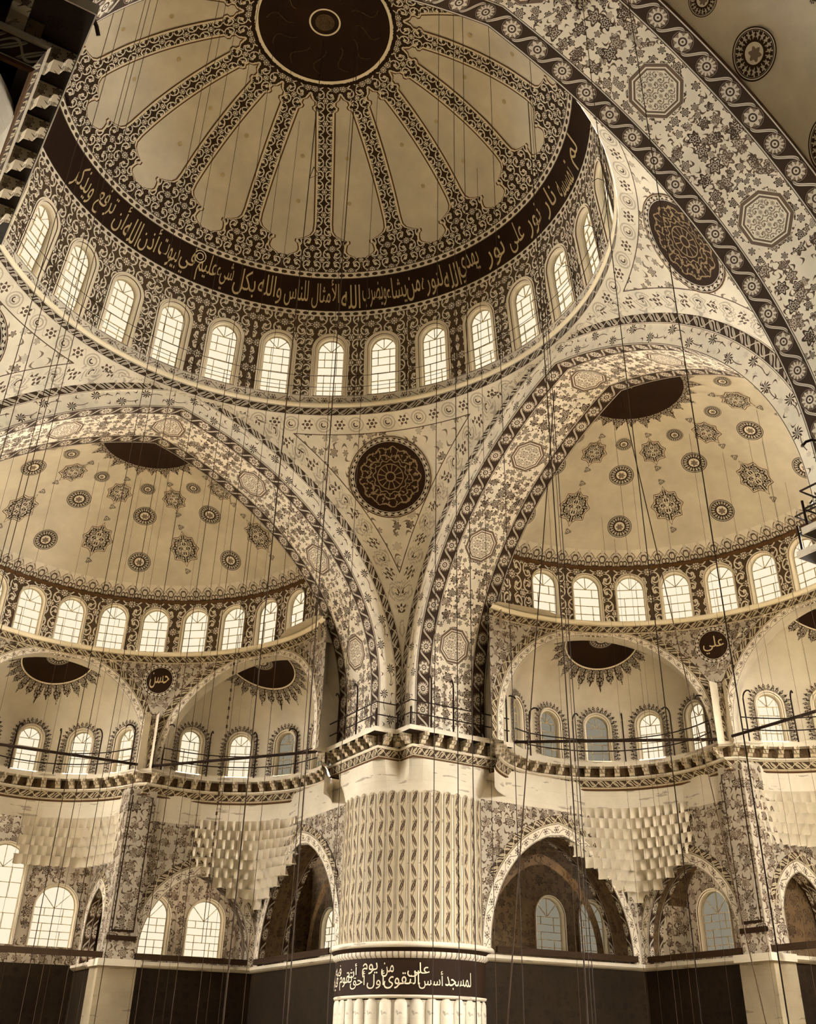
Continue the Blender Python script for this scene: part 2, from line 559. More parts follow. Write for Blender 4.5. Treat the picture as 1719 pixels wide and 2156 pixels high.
# ------------------------------------------------------------------ windows (shared meshes, placed by matrix)
WCACHE = {}
WCOUNT = [0]
def window_meshes(key, hw, h, lit, fan=4, cols=(.27, .73), rows=5, fr=.26, fringe=False, detail=True, depth=.3, curv=0.0):
    k = (key, lit)
    if k in WCACHE: return WCACHE[k]
    out = []
    sp = h - hw
    n = 16
    def outline(o, base=0.0):
        pts = [(hw + o, base)]
        pts += [((hw + o) * math.cos(PI * i / n), sp + (hw + o) * math.sin(PI * i / n)) for i in range(n + 1)]
        return pts + [(-hw - o, base)]
    # surround: two stepped mouldings
    m = MB()
    prof = [(-.01, .12), (0, .0), (fr * .35, -.02), (fr * .38, -.07), (fr * .62, -.07), (fr * .66, -.03), (fr * .96, -.06), (fr, 0.05)]
    cs = [outline(o) for o, d in prof]
    nn = len(cs[0])
    m.grid(lambda i, j: ((cs[j][i][0], prof[j][1] - curv * (cs[j][i][0] ** 2), cs[j][i][1]), (i * .2, prof[j][0] / fr)), nn, len(prof))
    out.append(('surround', m.mesh('surround', 'surround')))
    m = MB()
    m.grid(lambda i, j: ((outline(0)[i][0], (0, depth)[j], outline(0)[i][1]), (i * .2, j * depth)), nn, 2)
    b = len(m.v)
    for p in ((hw, 0, 0), (-hw, 0, 0), (-hw, depth, 0), (hw, depth, 0)): m.vert(p)
    m.f.append((b, b + 1, b + 2, b + 3))
    out.append(('reveal', m.mesh('reveal', 'plaster')))
    if fringe:
        m = MB()
        pts, t = resample(outline(fr + .02), 33)
        for i in range(32):
            a, c = Vector((pts[i][0], -.03, pts[i][1])), Vector((pts[i + 1][0], -.03, pts[i + 1][1]))
            d = (c - a).normalized(); nr = Vector((d.z, 0, -d.x)); l = (c - a).length
            mid = (a + c) / 2
            if nr.dot(mid - Vector((0, 0, sp * .8))) < 0: nr = -nr
            b = len(m.v)
            q = [a, c, c + nr * .06, mid + d * l * .4 + nr * .1, mid + d * l * .42 + nr * .19, mid + d * l * .2 + nr * .26, mid + nr * .33, mid - d * l * .2 + nr * .26, mid - d * l * .42 + nr * .19, mid - d * l * .4 + nr * .1, a + nr * .06]
            q = [k2 + Vector((0, -curv * k2.x ** 2, 0)) for k2 in q]
            for z, p in enumerate(q): m.vert(p, (t[i] + (p - a).dot(d), (p - a).dot(nr)))
            m.f.append(tuple(range(b, b + 11)))
        out.append(('painted_fringe', m.mesh('painted_fringe', 'fringe')))
    # glazing
    g = 'glass_lit' if lit else 'glass_dim'
    bw = .028
    bars = MB(); y = depth - .05
    def bar(p, q, w=bw):
        p, q = Vector((p[0], y, p[1])), Vector((q[0], y, q[1])); d = (q - p).normalized(); nr = Vector((d.z, 0, -d.x)) * w * .5
        b = len(bars.v)
        for dy in (-.02, .02):
            for s_ in (p - nr, p + nr, q + nr, q - nr): bars.vert(s_ + Vector((0, dy, 0)))
        bars.f += [(b, b + 1, b + 2, b + 3), (b, b + 1, b + 5, b + 4), (b + 2, b + 3, b + 7, b + 6), (b + 1, b + 2, b + 6, b + 5), (b + 3, b, b + 4, b + 7), (b + 7, b + 6, b + 5, b + 4)]
    panes = []
    xs = [-hw] + [-hw + 2 * hw * c for c in cols] + [hw]
    zs = lsp(0, sp, rows + 1)
    ps, t = resample(outline(0), 30)
    for a, c in zip(ps[:-1], ps[1:]): bar(a, c, .06)
    bar((-hw, 0), (hw, 0), .06)
    if detail:
        for z in zs[1:]: bar((-hw, z), (hw, z))
        for k_, x in enumerate(xs[1:-1]):
            for r_ in range(rows):
                if (r_ + k_) % 4 != 3: bar((x, zs[r_]), (x, zs[r_ + 1]))
        for k_ in range(1, fan):
            a = PI * k_ / fan
            bar((0, sp), (hw * math.cos(a), sp + hw * math.sin(a)))
        for r_ in range(rows):
            for k_ in range(len(xs) - 1):
                panes.append([(xs[k_], zs[r_]), (xs[k_ + 1], zs[r_]), (xs[k_ + 1], zs[r_ + 1]), (xs[k_], zs[r_ + 1])])
        for k_ in range(fan):
            panes.append([(0, sp)] + [(hw * math.cos(a), sp + hw * math.sin(a)) for a in lsp(PI * k_ / fan, PI * (k_ + 1) / fan, 5)])
    else:
        panes.append([(x, z) for x, z in outline(0)])
    out.append(('glazing_bars', bars.mesh('glazing_bars', 'lead')))
    for q in panes:
        m = MB()
        cx = sum(p[0] for p in q) / len(q); cz = sum(p[1] for p in q) / len(q)
        tl = (random.uniform(-.02, .02), random.uniform(-.02, .02)) if detail else (0, 0)
        for p in q: m.vert((p[0], depth + (p[0] - cx) * tl[0] + (p[1] - cz) * tl[1], p[1]))
        m.f.append(tuple(range(len(q))))
        out.append(('pane', m.mesh('pane', g)))
    m = MB()
    for x_, z_ in outline(.05, -.05): m.vert((x_, depth + .05, z_))
    m.f.append(tuple(range(len(m.v))))
    out.append(('outer_pane', m.mesh('outer_pane', g)))  # added glowing backing, stops sky leaking between the panes
    WCACHE[k] = out
    return out
def put_window(label, M, meshes, group, cat='window'):
    WCOUNT[0] += 1
    o = bpy.data.objects.new('window_%d' % WCOUNT[0], None); COL.objects.link(o)
    o.empty_display_size = .2
    o.matrix_world = M
    tag(o, label, cat, 'structure', group)
    for nm, me in meshes:
        c = bpy.data.objects.new(nm, me); COL.objects.link(c); c.parent = o
    return o
def bay_with_hole(m, F, x0, x1, z0, z1, cx, base, hw, h, uo=0, n=16, rings=3):
    """wall panel x0..x1, z0..z1 with a round-headed hole; F(x, z) -> world point"""
    sp = base + h - hw
    pts = [(cx + hw, base)] + [(cx + hw * math.cos(PI * i / n), sp + hw * math.sin(PI * i / n)) for i in range(n + 1)] + [(cx - hw, base)]
    hole_to_rect(m, F, pts, x0, x1, z0, z1, uo, rings)
    # strip beneath the hole
    if base > z0 + .01:
        xs = lsp(x0, x1, 7); zs = lsp(z0, base, 3)
        m.grid(lambda i, j: (F(xs[i], zs[j]), (xs[i] + uo, zs[j])), 7, 3)
def hole_to_rect(m, F, pts, x0, x1, zb, z1, uo=0, rings=3):
    """fills between an arch outline standing on z=base and the rectangle around it"""
    base = pts[0][1]
    cx = (x0 + x1) / 2
    apex = max(p[1] for p in pts)
    mid = (cx, base + (apex - base) * .45)
    outer = []
    for x, z in pts:
        dx, dz = x - mid[0], z - mid[1]
        if z <= mid[1]:
            outer.append((x1 if x > cx else x0, z)); continue
        t = 1e9
        if dx > 1e-6: t = min(t, (x1 - mid[0]) / dx)
        if dx < -1e-6: t = min(t, (x0 - mid[0]) / dx)
        if dz > 1e-6: t = min(t, (z1 - mid[1]) / dz)
        outer.append((mid[0] + dx * t, mid[1] + dz * t))
    # force the two corners in
    P, Q = [], []
    for k in range(len(pts)):
        P.append(pts[k]); Q.append(outer[k])
        if k + 1 < len(pts):
            a, b = outer[k], outer[k + 1]
            if abs(a[0] - x1) < 1e-4 and a[1] < z1 - 1e-4 and abs(b[1] - z1) < 1e-4:
                P.append(((pts[k][0] + pts[k + 1][0]) / 2, (pts[k][1] + pts[k + 1][1]) / 2)); Q.append((x1, z1))
            if abs(b[0] - x0) < 1e-4 and b[1] < z1 - 1e-4 and abs(a[1] - z1) < 1e-4:
                P.append(((pts[k][0] + pts[k + 1][0]) / 2, (pts[k][1] + pts[k + 1][1]) / 2)); Q.append((x0, z1))
    def g(i, j):
        t = j / rings
        x = P[i][0] + (Q[i][0] - P[i][0]) * t; z = P[i][1] + (Q[i][1] - P[i][1]) * t
        return (F(x, z), (x + uo, z))
    m.grid(g, len(P), rings + 1)

# ------------------------------------------------------------------ Arabic lettering
FORMS = {}
for cp in range(0xFE70, 0xFEFD):
    d = unicodedata.decomposition(chr(cp)).split()
    if len(d) == 2 and d[0] in ('<isolated>', '<final>', '<initial>', '<medial>'):
        FORMS.setdefault(chr(int(d[1], 16)), {})[d[0][1:-1]] = chr(cp)
LAMALEF = {'\u0627': ('\uFEFB', '\uFEFC'), '\u0623': ('\uFEF7', '\uFEF8')}
def shape(word):
    out = []; prev = False; i = 0
    while i < len(word):
        c = word[i]
        if c == '\u0644' and i + 1 < len(word) and word[i + 1] in LAMALEF:
            out.append(LAMALEF[word[i + 1]][1 if prev else 0]); prev = False; i += 2; continue
        f = FORMS.get(c)
        if not f: out.append(c); prev = False; i += 1; continue
        nxt = i + 1 < len(word) and word[i + 1] in FORMS and ('final' in FORMS[word[i + 1]])
        joins = 'initial' in f
        if prev and nxt and joins: k = 'medial'
        elif prev: k = 'final'
        elif nxt and joins: k = 'initial'
        else: k = 'isolated'
        out.append(f.get(k, f['isolated'])); prev = joins and nxt; i += 1
    return ''.join(reversed(out))
TXT = {}
def text_geo(word):
    """2-D triangles of a shaped word, centred in x, unit font size"""
    if word in TXT: return TXT[word]
    c = bpy.data.curves.new('lettering_source', 'FONT'); c.body = ' '.join(reversed([shape(w) for w in word.split(' ')]))
    c.resolution_u = 2; c.offset = .0
    o = bpy.data.objects.new('lettering_source', c); COL.objects.link(o)
    bpy.context.view_layer.update()
    me = o.to_mesh()
    v = np.array([p.co[:2] for p in me.vertices]); f = [tuple(p.vertices) for p in me.polygons]
    o.to_mesh_clear()
    bpy.data.objects.remove(o); bpy.data.curves.remove(c)
    lo, hi = v.min(0), v.max(0)
    v[:, 0] -= (lo[0] + hi[0]) / 2; v[:, 1] -= lo[1]
    TXT[word] = (v, f, hi - lo)
    return TXT[word]
def lettering(word, F, width, height, parent, m='letter_paint', name='lettering'):
    """F(x, y) -> point; the word is stretched to width x height"""
    v, f, d = text_geo(word)
    mb = MB()
    for p in v: mb.vert(F(p[0] / d[0] * width, p[1] / d[1] * height))
    mb.f = f
    return mb.build(name, m, parent)

# ------------------------------------------------------------------ central dome
dome = thing('central_dome', 'great central dome with sixteen painted ribs round a dark medallion', 'dome', 'structure', loc=(0, 0, 31.6))
N = 97
def strip(name, ph0, ph1, inset, m, nv, uvf, parent=dome, n=N):
    b = MB(); phs = lsp(ph0, ph1, nv); az = lsp(0, 360, n)
    b.grid(lambda i, j: (dome_pt(az[i], phs[j], inset), uvf(az[i], phs[j])), n, nv)
    return b.build(name, m, parent, True)
def met(ph): return ph / 57.2958 * 12.5
strip('dome_shell', 21.5, 89.9, 0, 'dome_plaster', 30, lambda a, p: (a / 57.3 * 8, met(p)))
strip('dotted_border', 22.2, 23.8, .03, 'dots', 3, lambda a, p: (a / 57.3 * 11.33, met(p - 22.2)))
strip('dotted_border', 31.5, 33.1, .03, 'dots', 3, lambda a, p: (a / 57.3 * 10.6, met(p - 31.5)))
band = strip('inscription_band', 23.8, 31.5, .02, 'ink_band', 8, lambda a, p: (a / 57.3 * 11, met(p)))
PH0 = 33.1
WH = [(0, 2.2), (.88, 2.2), (.96, 1.95), (1.0, 1.55), (1.1, 1.34), (1.25, 1.14), (1.4, 1.06), (1.6, 1.06), (1.85, 1.1), (1.95, 1.22), (2.14, 1.2), (2.18, 1.0), (2.34, .72), (2.52, .48), (2.8, .34),
      (3.3, .3), (7.85, .3), (7.95, .44), (8.08, .46), (8.18, .34), (8.34, .34), (8.46, .5), (8.62, .56), (8.76, .85), (9.6, .85)]
WH = [(h * .72 if h < 3.4 else h, w) for h, w in WH]
def rib_w(h, grow):
    w = np.interp(h, [k[0] for k in WH], [k[1] for k in WH]) + grow
    ph = PH0 + h / 12.5 * 57.2958
    return min(w, 12.5 * math.cos(R(ph)) * R(11.25) + .002)
hs = sorted(set([round(k[0], 3) for k in WH if k[0] < 9.2] + [round(x, 3) for x in lsp(0, 9.35, 60)]))
for k in range(16):
    az0 = 61.4 + 22.5 * k
    def ribmesh(grow, inset, seg=6):
        b = MB()
        def P(i, j):
            h = hs[j]; w = rib_w(h, grow); x = -w + 2 * w * i / seg
            ph = PH0 + h / 12.5 * 57.2958
            rr = float(np.interp(ph, DPH, DRR)) * math.cos(R(ph))
            return (dome_pt(az0 + x / rr * 57.2958, ph, inset), (x + 5, h + 5))
        b.grid(P, seg + 1, len(hs))
        return b
    r1 = ribmesh(.2, .025).build('painted_rib', 'line_paint', dome, True)
    ribmesh(.13, .032).build('rib_pale_edging', 'pale_paint', r1, True)
    ribmesh(.04, .039).build('rib_scrollwork', 'rib_vine', r1, True)
med = strip('crown_medallion', 76.2, 89.95, .05, 'ink', 8, lambda a, p: (a, p), n=65)
for a, b_, nm in ((75.7, 76.35, 'medallion_ring'), (86.75, 87.1, 'medallion_ring')):
    strip(nm, a, b_, .06, 'white_paint', 2, lambda a, p: (0, 0), med, 65)
strip('medallion_ring', 74.9, 75.6, .055, 'ink', 2, lambda a, p: (0, 0), med, 65)
strip('medallion_boss', 88, 89.95, .09, 'tile_deep', 3, lambda a, p: (a / 57.3, p), med, 33)
for k in range(12):          # faint strokes of the crown inscription
    b = MB(); a0 = 30 * k + 8
    b.tube([dome_pt(a0 + 8 * math.sin(t * 5), 78 + t * 5.5, .075) for t in lsp(0, 1, 9)], .022, 4)
    b.build('lettering', 'tile_deep', med)
WORDS = [('لم', -25.3, 4.5), ('تمسسه', -17.5, 7), ('نار', -9.8, 5), ('نور', -2.8, 5.4), ('على', 4.1, 5.2), ('نور', 11.5, 6), ('يهدي', 19.8, 6.2), ('الله', 25.3, 4.8), ('لنوره', 31, 6),
         ('من', 36.3, 3.8), ('يشاء', 41, 5.4), ('ويضرب', 47, 6.4), ('الله', 53.3, 5.0), ('الأمثال', 60, 7.2), ('للناس', 67.6, 6.2), ('والله', 74.6, 6.2), ('بكل', 81.3, 5.8),
         ('شيء', 86.7, 4.4), ('عليم', 91.6, 5.2), ('في', 97, 4), ('بيوت', 102.2, 5.6), ('أذن', 108, 4.8), ('الله', 112.9, 4.4), ('أن', 117, 3.2), ('ترفع', 122.3, 5.6), ('ويذكر', 130, 7)]
for w, az, wd in WORDS:
    v, f, d = text_geo(w)
    ht = min(1.55, .72 + .75 * d[1])
    width = R(wd) * 10.9
    lettering(w, lambda x, y, az=az: dome_pt(az - x / 10.9 * 57.2958, 24.15 + y / 12.5 * 57.2958 + .1, .045), width, ht, band)
b = MB()
for r0 in (.3, .17):
    pts = [(94.2 + r0 / 11 * 57.3 * math.cos(t), 29.9 + r0 / 12.5 * 57.3 * math.sin(t)) for t in lsp(0, 2 * PI, 17)]
    b.tube([dome_pt(a, p, .05) for a, p in pts], .025, 4)
b.build('verse_rosette', 'white_paint', band)
for k in range(16):           # iron hook plates where cables pass the shell
    for h, dx in ((3.4, .8), (5.6, .5)):
        az = 61.4 + 22.5 * k + 11.25 + (dx if k % 2 else -dx) * 3
        ph = PH0 + h / 12.5 * 57.3
        b = MB(); c = dome_pt(az, ph, .03)
        n = (Vector((0, 0, 26.8)) - c).normalized(); x = n.cross(Vector((0, 0, 1))).normalized(); y = n.cross(x)
        i0 = b.vert(c + n * .03)
        for t in range(10): b.vert(c + (x * math.cos(t * PI / 5) + y * math.sin(t * PI / 5)) * .11)
        for t in range(10): b.f.append((i0, i0 + 1 + t, i0 + 1 + (t + 1) % 10))
        b.build('hook_plate', 'lead', dome)

# ---- drum with its ring of windows
drum = thing('wall_drum', 'scroll-painted drum wall pierced by windows below the dome inscription', 'wall', 'structure', loc=(0, 0, 26.5))
BAY = 360 / 28
def drum_F(az0):
    def F(x, z):
        r = 11.85 - (z - 26.5) * .1
        a = R(az0) - x / 11.6
        return Vector((r * math.cos(a), r * math.sin(a), z))
    return F
b = MB()
hb = 11.6 * R(BAY) / 2
for k in range(28):
    bay_with_hole(b, drum_F(45 + BAY * k), -hb, hb, 26.98, 31.75, 0, 27.0, .78, 3.4, uo=k * 2 * hb)
b.build('painted_wall', 'drum_vine', drum, True)
b = MB()
for k in range(28):
    F = drum_F(45 + BAY * k); xs = lsp(-hb, hb, 5)
    b.grid(lambda i, j: (F(xs[i], (26.4, 27.0)[j]), (xs[i] + k * 2 * hb, (.0, .5)[j])), 5, 2)
b.build('painted_skirting', 'drum_base', drum, True)
order = {k: n for n, k in enumerate([7, 6, 5, 4, 3, 2, 1, 0, -1, -2, -3, -4, -5])}
for k in range(28):
    kk = k if k < 15 else k - 28
    az = 45 + BAY * k
    seen = kk in order
    ms = window_meshes('dome' if seen else 'dome_plain', .64, 3.25, True, curv=1/23.4,  rows=6, fr=.3, detail=seen)
    M = frame_at((11.83 * math.cos(R(az)), 11.83 * math.sin(R(az)), 26.95), (math.cos(R(az)), math.sin(R(az)), 0), math.atan(.1))
    lab = ('arched leaded window, %s from the left in the ring under the great dome' % ordinal(order[kk] + 1)) if seen else 'arched window on the unseen side of the great dome ring'
    put_window(lab, M, ms, 'windows of the central dome')

# ---- ring cornice
ring = thing('trim_1', 'round moulded cornice with leaf band below the dome windows', 'cornice', 'structure', loc=(0, 0, 26))
def lathe(name, prof, m, parent, n=97, uvs_=None, a0=0, a1=360, c=(0, 0)):
    b = MB(); az = lsp(a0, a1, n)
    ln = [0]
    for p, q in zip(prof[:-1], prof[1:]): ln.append(ln[-1] + math.hypot(q[0] - p[0], q[1] - p[1]))
    b.grid(lambda i, j: (Vector((c[0] + prof[j][0] * math.cos(R(az[i])), c[1] + prof[j][0] * math.sin(R(az[i])), prof[j][1])), (R(az[i]) * prof[j][0], ln[j])), n, len(prof))
    return b.build(name, m, parent, True)
lathe('cornice_lip', [(11.95, 26.5), (11.74, 26.52), (11.70, 26.46), (11.72, 26.36), (11.79, 26.3)], 'white_paint', ring)
lathe('leaf_band', [(11.79, 26.3), (11.78, 25.82)], 'leafband', ring)

# ---- pendentives
EX = arch_curve(AS, AE, AZ, AK, 9.0, 1.35, 60)
ex_u = np.array([p[0] for p in EX if p[0] >= 0][::-1]); ex_z = np.array([p[1] for p in EX if p[0] >= 0][::-1])
def ex_at(u):
    return float(np.interp(abs(u), ex_u, ex_z)) if abs(u) < ex_u[-1] - .02 else 12.2
pend0 = None
def build_pend():
    p = thing('pendentive', '', 'pendentive', 'structure')
    b = MB(); na, nt = 81, 41; ZT = 25.85
    curve = np.array([(BF, u, z) for u, z in EX if 0 <= u <= BF])
    curve = np.vstack([curve, curve[:, [1, 0, 2]]])
    r0 = 11.78
    def zbot(a):
        w = BF * min(math.tan(a), 1 / max(math.tan(a), 1e-6)) if 1e-4 < a < PI / 2 - 1e-4 else 0
        return max(min(ex_at(w) - .22, ZT - .02), 13.3)
    def rad_at(a, z):
        rb = BF / max(math.cos(a), math.sin(a)) + .03; zb = zbot(a)
        s0 = math.sqrt(max(17.05 ** 2 - (z - 13.2) ** 2, 0))
        sb = math.sqrt(max(17.05 ** 2 - (zb - 13.2) ** 2, 0)); st = math.sqrt(17.05 ** 2 - (ZT - 13.2) ** 2)
        f = (s0 - st) / (sb - st) if sb - st > 1e-3 else (z - ZT) / (zb - ZT)
        return r0 + (rb - r0) * f
    def P(i, j):
        a = R(90 * i / (na - 1)); t = j / (nt - 1)
        z = ZT + (zbot(a) - ZT) * t
        r = rad_at(a, z)
        q = np.array((r * math.cos(a), r * math.sin(a), z))
        d1 = np.sqrt(((curve - q) ** 2).sum(1)); k = d1.argmin(); e1 = d1[k]
        e2 = math.hypot(ZT - z, r - r0)
        if e2 < e1: e, arc = e2, a * 11.75
        else: e, arc = e1, math.hypot(curve[k][1] if curve[k][0] == BF else curve[k][0], curve[k][2] - 25) * 1.05
        return (q, (a * 13, z), (e, arc))
    b.grid(P, na, nt)
    b.build('painted_plaster', 'pendentive', p, True)
    # calligraphic medallion
    def S(x, y, ins):
        el = R(37.2) + y / 17.0; az = R(45) - x / (17.0 * math.cos(R(37.2)))
        z = 13.2 + 17.05 * math.sin(el); rr = rad_at(az, z) - ins
        return Vector((rr * math.cos(az), rr * math.sin(az), z))
    def disc(r0, r1, ins, uvf, nr=6, n=49):
        m_ = MB(); rs = lsp(r0, r1, nr); th = lsp(0, 2 * PI, n)
        m_.grid(lambda i, j: (S(rs[j] * math.cos(th[i]), rs[j] * math.sin(th[i]), ins), uvf(th[i], rs[j])), n, nr)
        return m_
    md = disc(.001, 1.7, .04, lambda t, r: (r / 1.7 * math.cos(t), r / 1.7 * math.sin(t))).build('calligraphic_medallion', 'script', p, True)
    disc(1.7, 1.94, .045, lambda t, r: (t * 1.8, r - 1.7), 3).build('chain_border', 'chain', md, True)
    disc(1.94, 1.99, .04, lambda t, r: (0, 0), 2).build('border_line', 'line_paint', md, True)
    return p
pend = build_pend()
pend['label'] = 'triangular pendentive with dark round calligraphic medallion above the fluted pier'
for ang, lab in ((-90, 'pendentive whose medallion is half hidden behind the near great arch'), (90, 'pendentive cut by the left picture edge with just a sliver of its medallion'), (180, 'pendentive above the near left pier, hidden by the great arch')):
    c = link_copy(pend); c.rotation_euler.z = R(ang); c['label'] = lab

# ---- the four great arches
def build_arch():
    g = thing('great_arch', '', 'arch', 'structure')
    ic = arch_curve(AS, AE, AZ, AK, PLAT, 0, 60)
    IC, T = resample(ic, 141)
    half = T[-1] / 2
    def soffit(name, d0, d1, m, sub=0.0, nd=2):
        b = MB(); ds = lsp(d0, d1, nd)
        b.grid(lambda i, j: ((IC[i][0], BF + ds[j], IC[i][1]), (T[i] - half + 109.125, ds[j] - d0)), len(IC), nd)
        return b.build(name, m, g, True)
    soffit('rosette_border', 0.0, .8, 'rosette')
    soffit('floral_soffit', .8, BT - .8, 'soffit')
    o = soffit('rosette_border', BT - .8, BT, 'rosette')
    # dome-side face: pale band then leaf band
    n = 141
    def face(name, o0, o1, m, y, nv=3, clampu=True):
        C0, T0 = resample(arch_curve(AS, AE, AZ, AK, PLAT, o0, 60), n); C1, _ = resample(arch_curve(AS, AE, AZ, AK, PLAT, o1, 60), n)
        b = MB()
        def P(i, j):
            t = j / (nv - 1); u = C0[i][0] + (C1[i][0] - C0[i][0]) * t; z = C0[i][1] + (C1[i][1] - C0[i][1]) * t
            if clampu: u = max(-BF, min(BF, u))
            return ((u, y, z), (T0[i] - half + 100, t * abs(o1 - o0)))
        b.grid(P, n, nv)
        return b.build(name, m, g, True)
    face('carnation_face', 0, .85, 'carnation', BF)
    face('leaf_archivolt', .8, 1.35, 'leafband', BF - .02)
    face('rear_face', 0, .25, 'line_paint', BB)
    face('rear_spandrel', .2, 7.0, 'plaster', BB + .01, clampu=False)
    return g
arch = build_arch()
arch['label'] = 'great arch over the left half dome, seen below the dome ring'
for ang, lab in ((-90, 'great arch over the right half dome, beside the fluted pier'), (180, 'nearest great arch, its flowered soffit sweeping across the top right corner'), (90, 'great arch beyond the left picture edge')):
    c = link_copy(arch); c.rotation_euler.z = R(ang); c['label'] = lab

# ------------------------------------------------------------------ half domes with exedrae
def cap_pt(az, el, ins=0):
    r = CAPR - ins
    return (r * math.cos(R(el)) * math.sin(R(az)), YC + r * math.cos(R(el)) * math.cos(R(az)), CAPZ + r * math.sin(R(el)))
EL0 = math.degrees(math.asin((21.15 - CAPZ) / CAPR))
def cyl_pt(az, z, ins=0): return ((RS - ins) * math.sin(R(az)), YC + (RS - ins) * math.cos(R(az)), z)
EXC = RS * math.cos(R(30))
EXR = 4.98
CZ = 14.95
CRISE = 3.15
IC_ = arch_curve(AS, AE, AZ, AK, 12, 0, 60)
ic_u = np.array([k[0] for k in IC_ if k[0] >= 0][::-1]); ic_z = np.array([k[1] for k in IC_ if k[0] >= 0][::-1])
def cusp_outline(n=48):
    pts = []
    for i in range(n):
        t = 2 * PI * i / n
        k = abs(math.cos(4 * t))
        r = .86 + .14 * k ** 6 + .06 * k
        y = math.sin(t) * r * 1.18 + (.2 if i == n // 4 else 0) - (.2 if i == 3 * n // 4 else 0)
        pts.append((math.cos(t) * r, y))
    return pts
CUSP = cusp_outline()
def half_dome(key, L, side, label, full=True, sides=(1,), flip=1):
    hd = thing('half_dome', label, 'half dome', 'structure')
    def Lp(p):
        s_, o_, z_ = p
        if key == 'south' and z_ > 20:      # this shell springs straight off its arch
            k = min(abs(s_), 10.8)
            az_ = float(np.interp(k, ic_u, ic_z)) + .16; cz_ = CAPZ + math.sqrt(CAPR ** 2 - k * k - (BB - YC) ** 2) if k < 10 else 21
            z_ += max(az_ - cz_, -2.2) * max(0, min(1, 1 - (o_ - BB) / 6)) ** 2
        return Vector(L(s_, o_, z_))
    # shell
    b = MB(); az = lsp(-180, 180, 97); el = lsp(EL0, 89.9, 22)
    def clampo(q): return (q[0], max(q[1], BB - .02), q[2])
    b.grid(lambda i, j: (Lp(clampo(cap_pt(az[i], el[j]))), (R(az[i]) * 8, R(el[j]) * 13)), 97, 22)
    nf = []
    for f_ in b.f:
        if any(cap_pt(az[k % 97], el[k // 97])[1] > BB - .02 for k in f_): nf.append(f_)
    b.f = nf
    b.build('dome_shell', 'dome_plaster', hd, True)
    b = MB(); els = lsp(EL0, EL0 + .98 / CAPR * 57.3, 3); az2 = lsp(-90, 90, 97)
    b.grid(lambda i, j: (Lp(cap_pt(az2[i], els[j], .02)), (R(az2[i]) * 9.75, R(els[j] - EL0) * CAPR)), 97, 3)
    b.build('palmette_frieze', 'palmette', hd, True)
    def disc_on(azc, elc, rad, outl, ins, m, name, parent, uvs_=1.0, rings=2, ysc=1.0):
        m_ = MB(); c = math.cos(R(elc)) * CAPR
        def S(x, y): return Lp(cap_pt(azc + flip * x / c * 57.2958, elc + y / CAPR * 57.2958, ins))
        i0 = m_.vert(S(0, 0), (0, 0)); n = len(outl)
        for q in range(1, rings + 1):
            for x, y in outl: m_.vert(S(x * rad * q / rings, y * rad * q / rings * ysc), (x * q / rings * uvs_, y * q / rings * uvs_))
        for k in range(n):
            m_.f.append((i0, i0 + 1 + k, i0 + 1 + (k + 1) % n))
            for q in range(rings - 1):
                a = i0 + 1 + q * n
                m_.f.append((a + k, a + n + k, a + n + (k + 1) % n, a + (k + 1) % n))
        return m_.build(name, m, parent, True)
    circ = [(math.cos(2 * PI * i / 28), math.sin(2 * PI * i / 28)) for i in range(28)]
    for a in (-72, -36, 0, 36, 72):
        for e, rad in ((69.6, .56), (55.2, .72)):
            o = disc_on(a, e, rad + .05, CUSP, .025, 'line_paint', 'cusped_medallion', hd)
            disc_on(a, e, rad + .01, CUSP, .03, 'pale_paint', 'medallion_edging', o)
            disc_on(a, e, rad - .03, CUSP, .035, 'cusped', 'medallion_scrollwork', o)
            for sg in (1, -1):
                tre = [(math.cos(2 * PI * i / 18) * (.75 + .25 * math.cos(6 * PI * i / 18)), math.sin(2 * PI * i / 18) * (.8 + .2 * math.cos(6 * PI * i / 18))) for i in range(18)]
                disc_on(a, e + sg * (rad * 1.9) / CAPR * 57.3, .2, tre, .03, 'roundel', 'pendant', o)
    for a in (-90, -54, -18, 18, 54, 90):
        for e, rad in ((64, .61), (51.0, .61), (72.4, .39)):
            disc_on(a, e, rad, circ, .03, 'roundel', 'painted_roundel', hd)
    # crown medallion with fringe
    b = MB(); els = lsp(79.8, 89.9, 5); az3 = lsp(-180, 180, 49)
    b.grid(lambda i, j: (Lp(cap_pt(az3[i], els[j], .05)), (0, 0)), 49, 5)
    cm = b.build('crown_medallion', 'ink', hd, True)
    b = MB()
    for k in range(26):
        st = 360 / 26; a0 = -180 + st * k; lg = 1.15 if k % 2 else .85
        q = [(a0 + st * x, 79.8 - y * lg) for x, y in ((0, 0), (1, 0), (1, .8), (.88, 1.0), (.84, 1.5), (.72, 1.7), (.62, 2.0), (.58, 2.5), (.5, 3.1), (.42, 2.5), (.38, 2.0), (.28, 1.7), (.16, 1.5), (.12, 1.0), (0, .8))]
        i0 = len(b.v)
        for x, e in q: b.vert(Lp(cap_pt(x, e, .05)), (x * .045, e * .22))
        b.f.append(tuple(range(i0, i0 + 15)))
    b.build('painted_fringe', 'fringe', cm)
    # drum wall
    b = MB(); BW = 180 / 14; hb_ = RS * R(BW) / 2
    def F(azc): return lambda x, z: Lp(cyl_pt(azc + x / RS * 57.2958, z))
    ks = range(-6, 7)
    for k in ks:
        if full: bay_with_hole(b, F(BW * k), -hb_, hb_, 17.5, 21.16, 0, 18.27, .74, 2.5, uo=k * 2 * hb_)
        else:
            xs = lsp(-hb_, hb_, 5)
            b.grid(lambda i, j: (F(BW * k)(xs[i], (18.22, 21.16)[j]), (xs[i] + k * 2 * hb_, j * 2.9)), 5, 2)
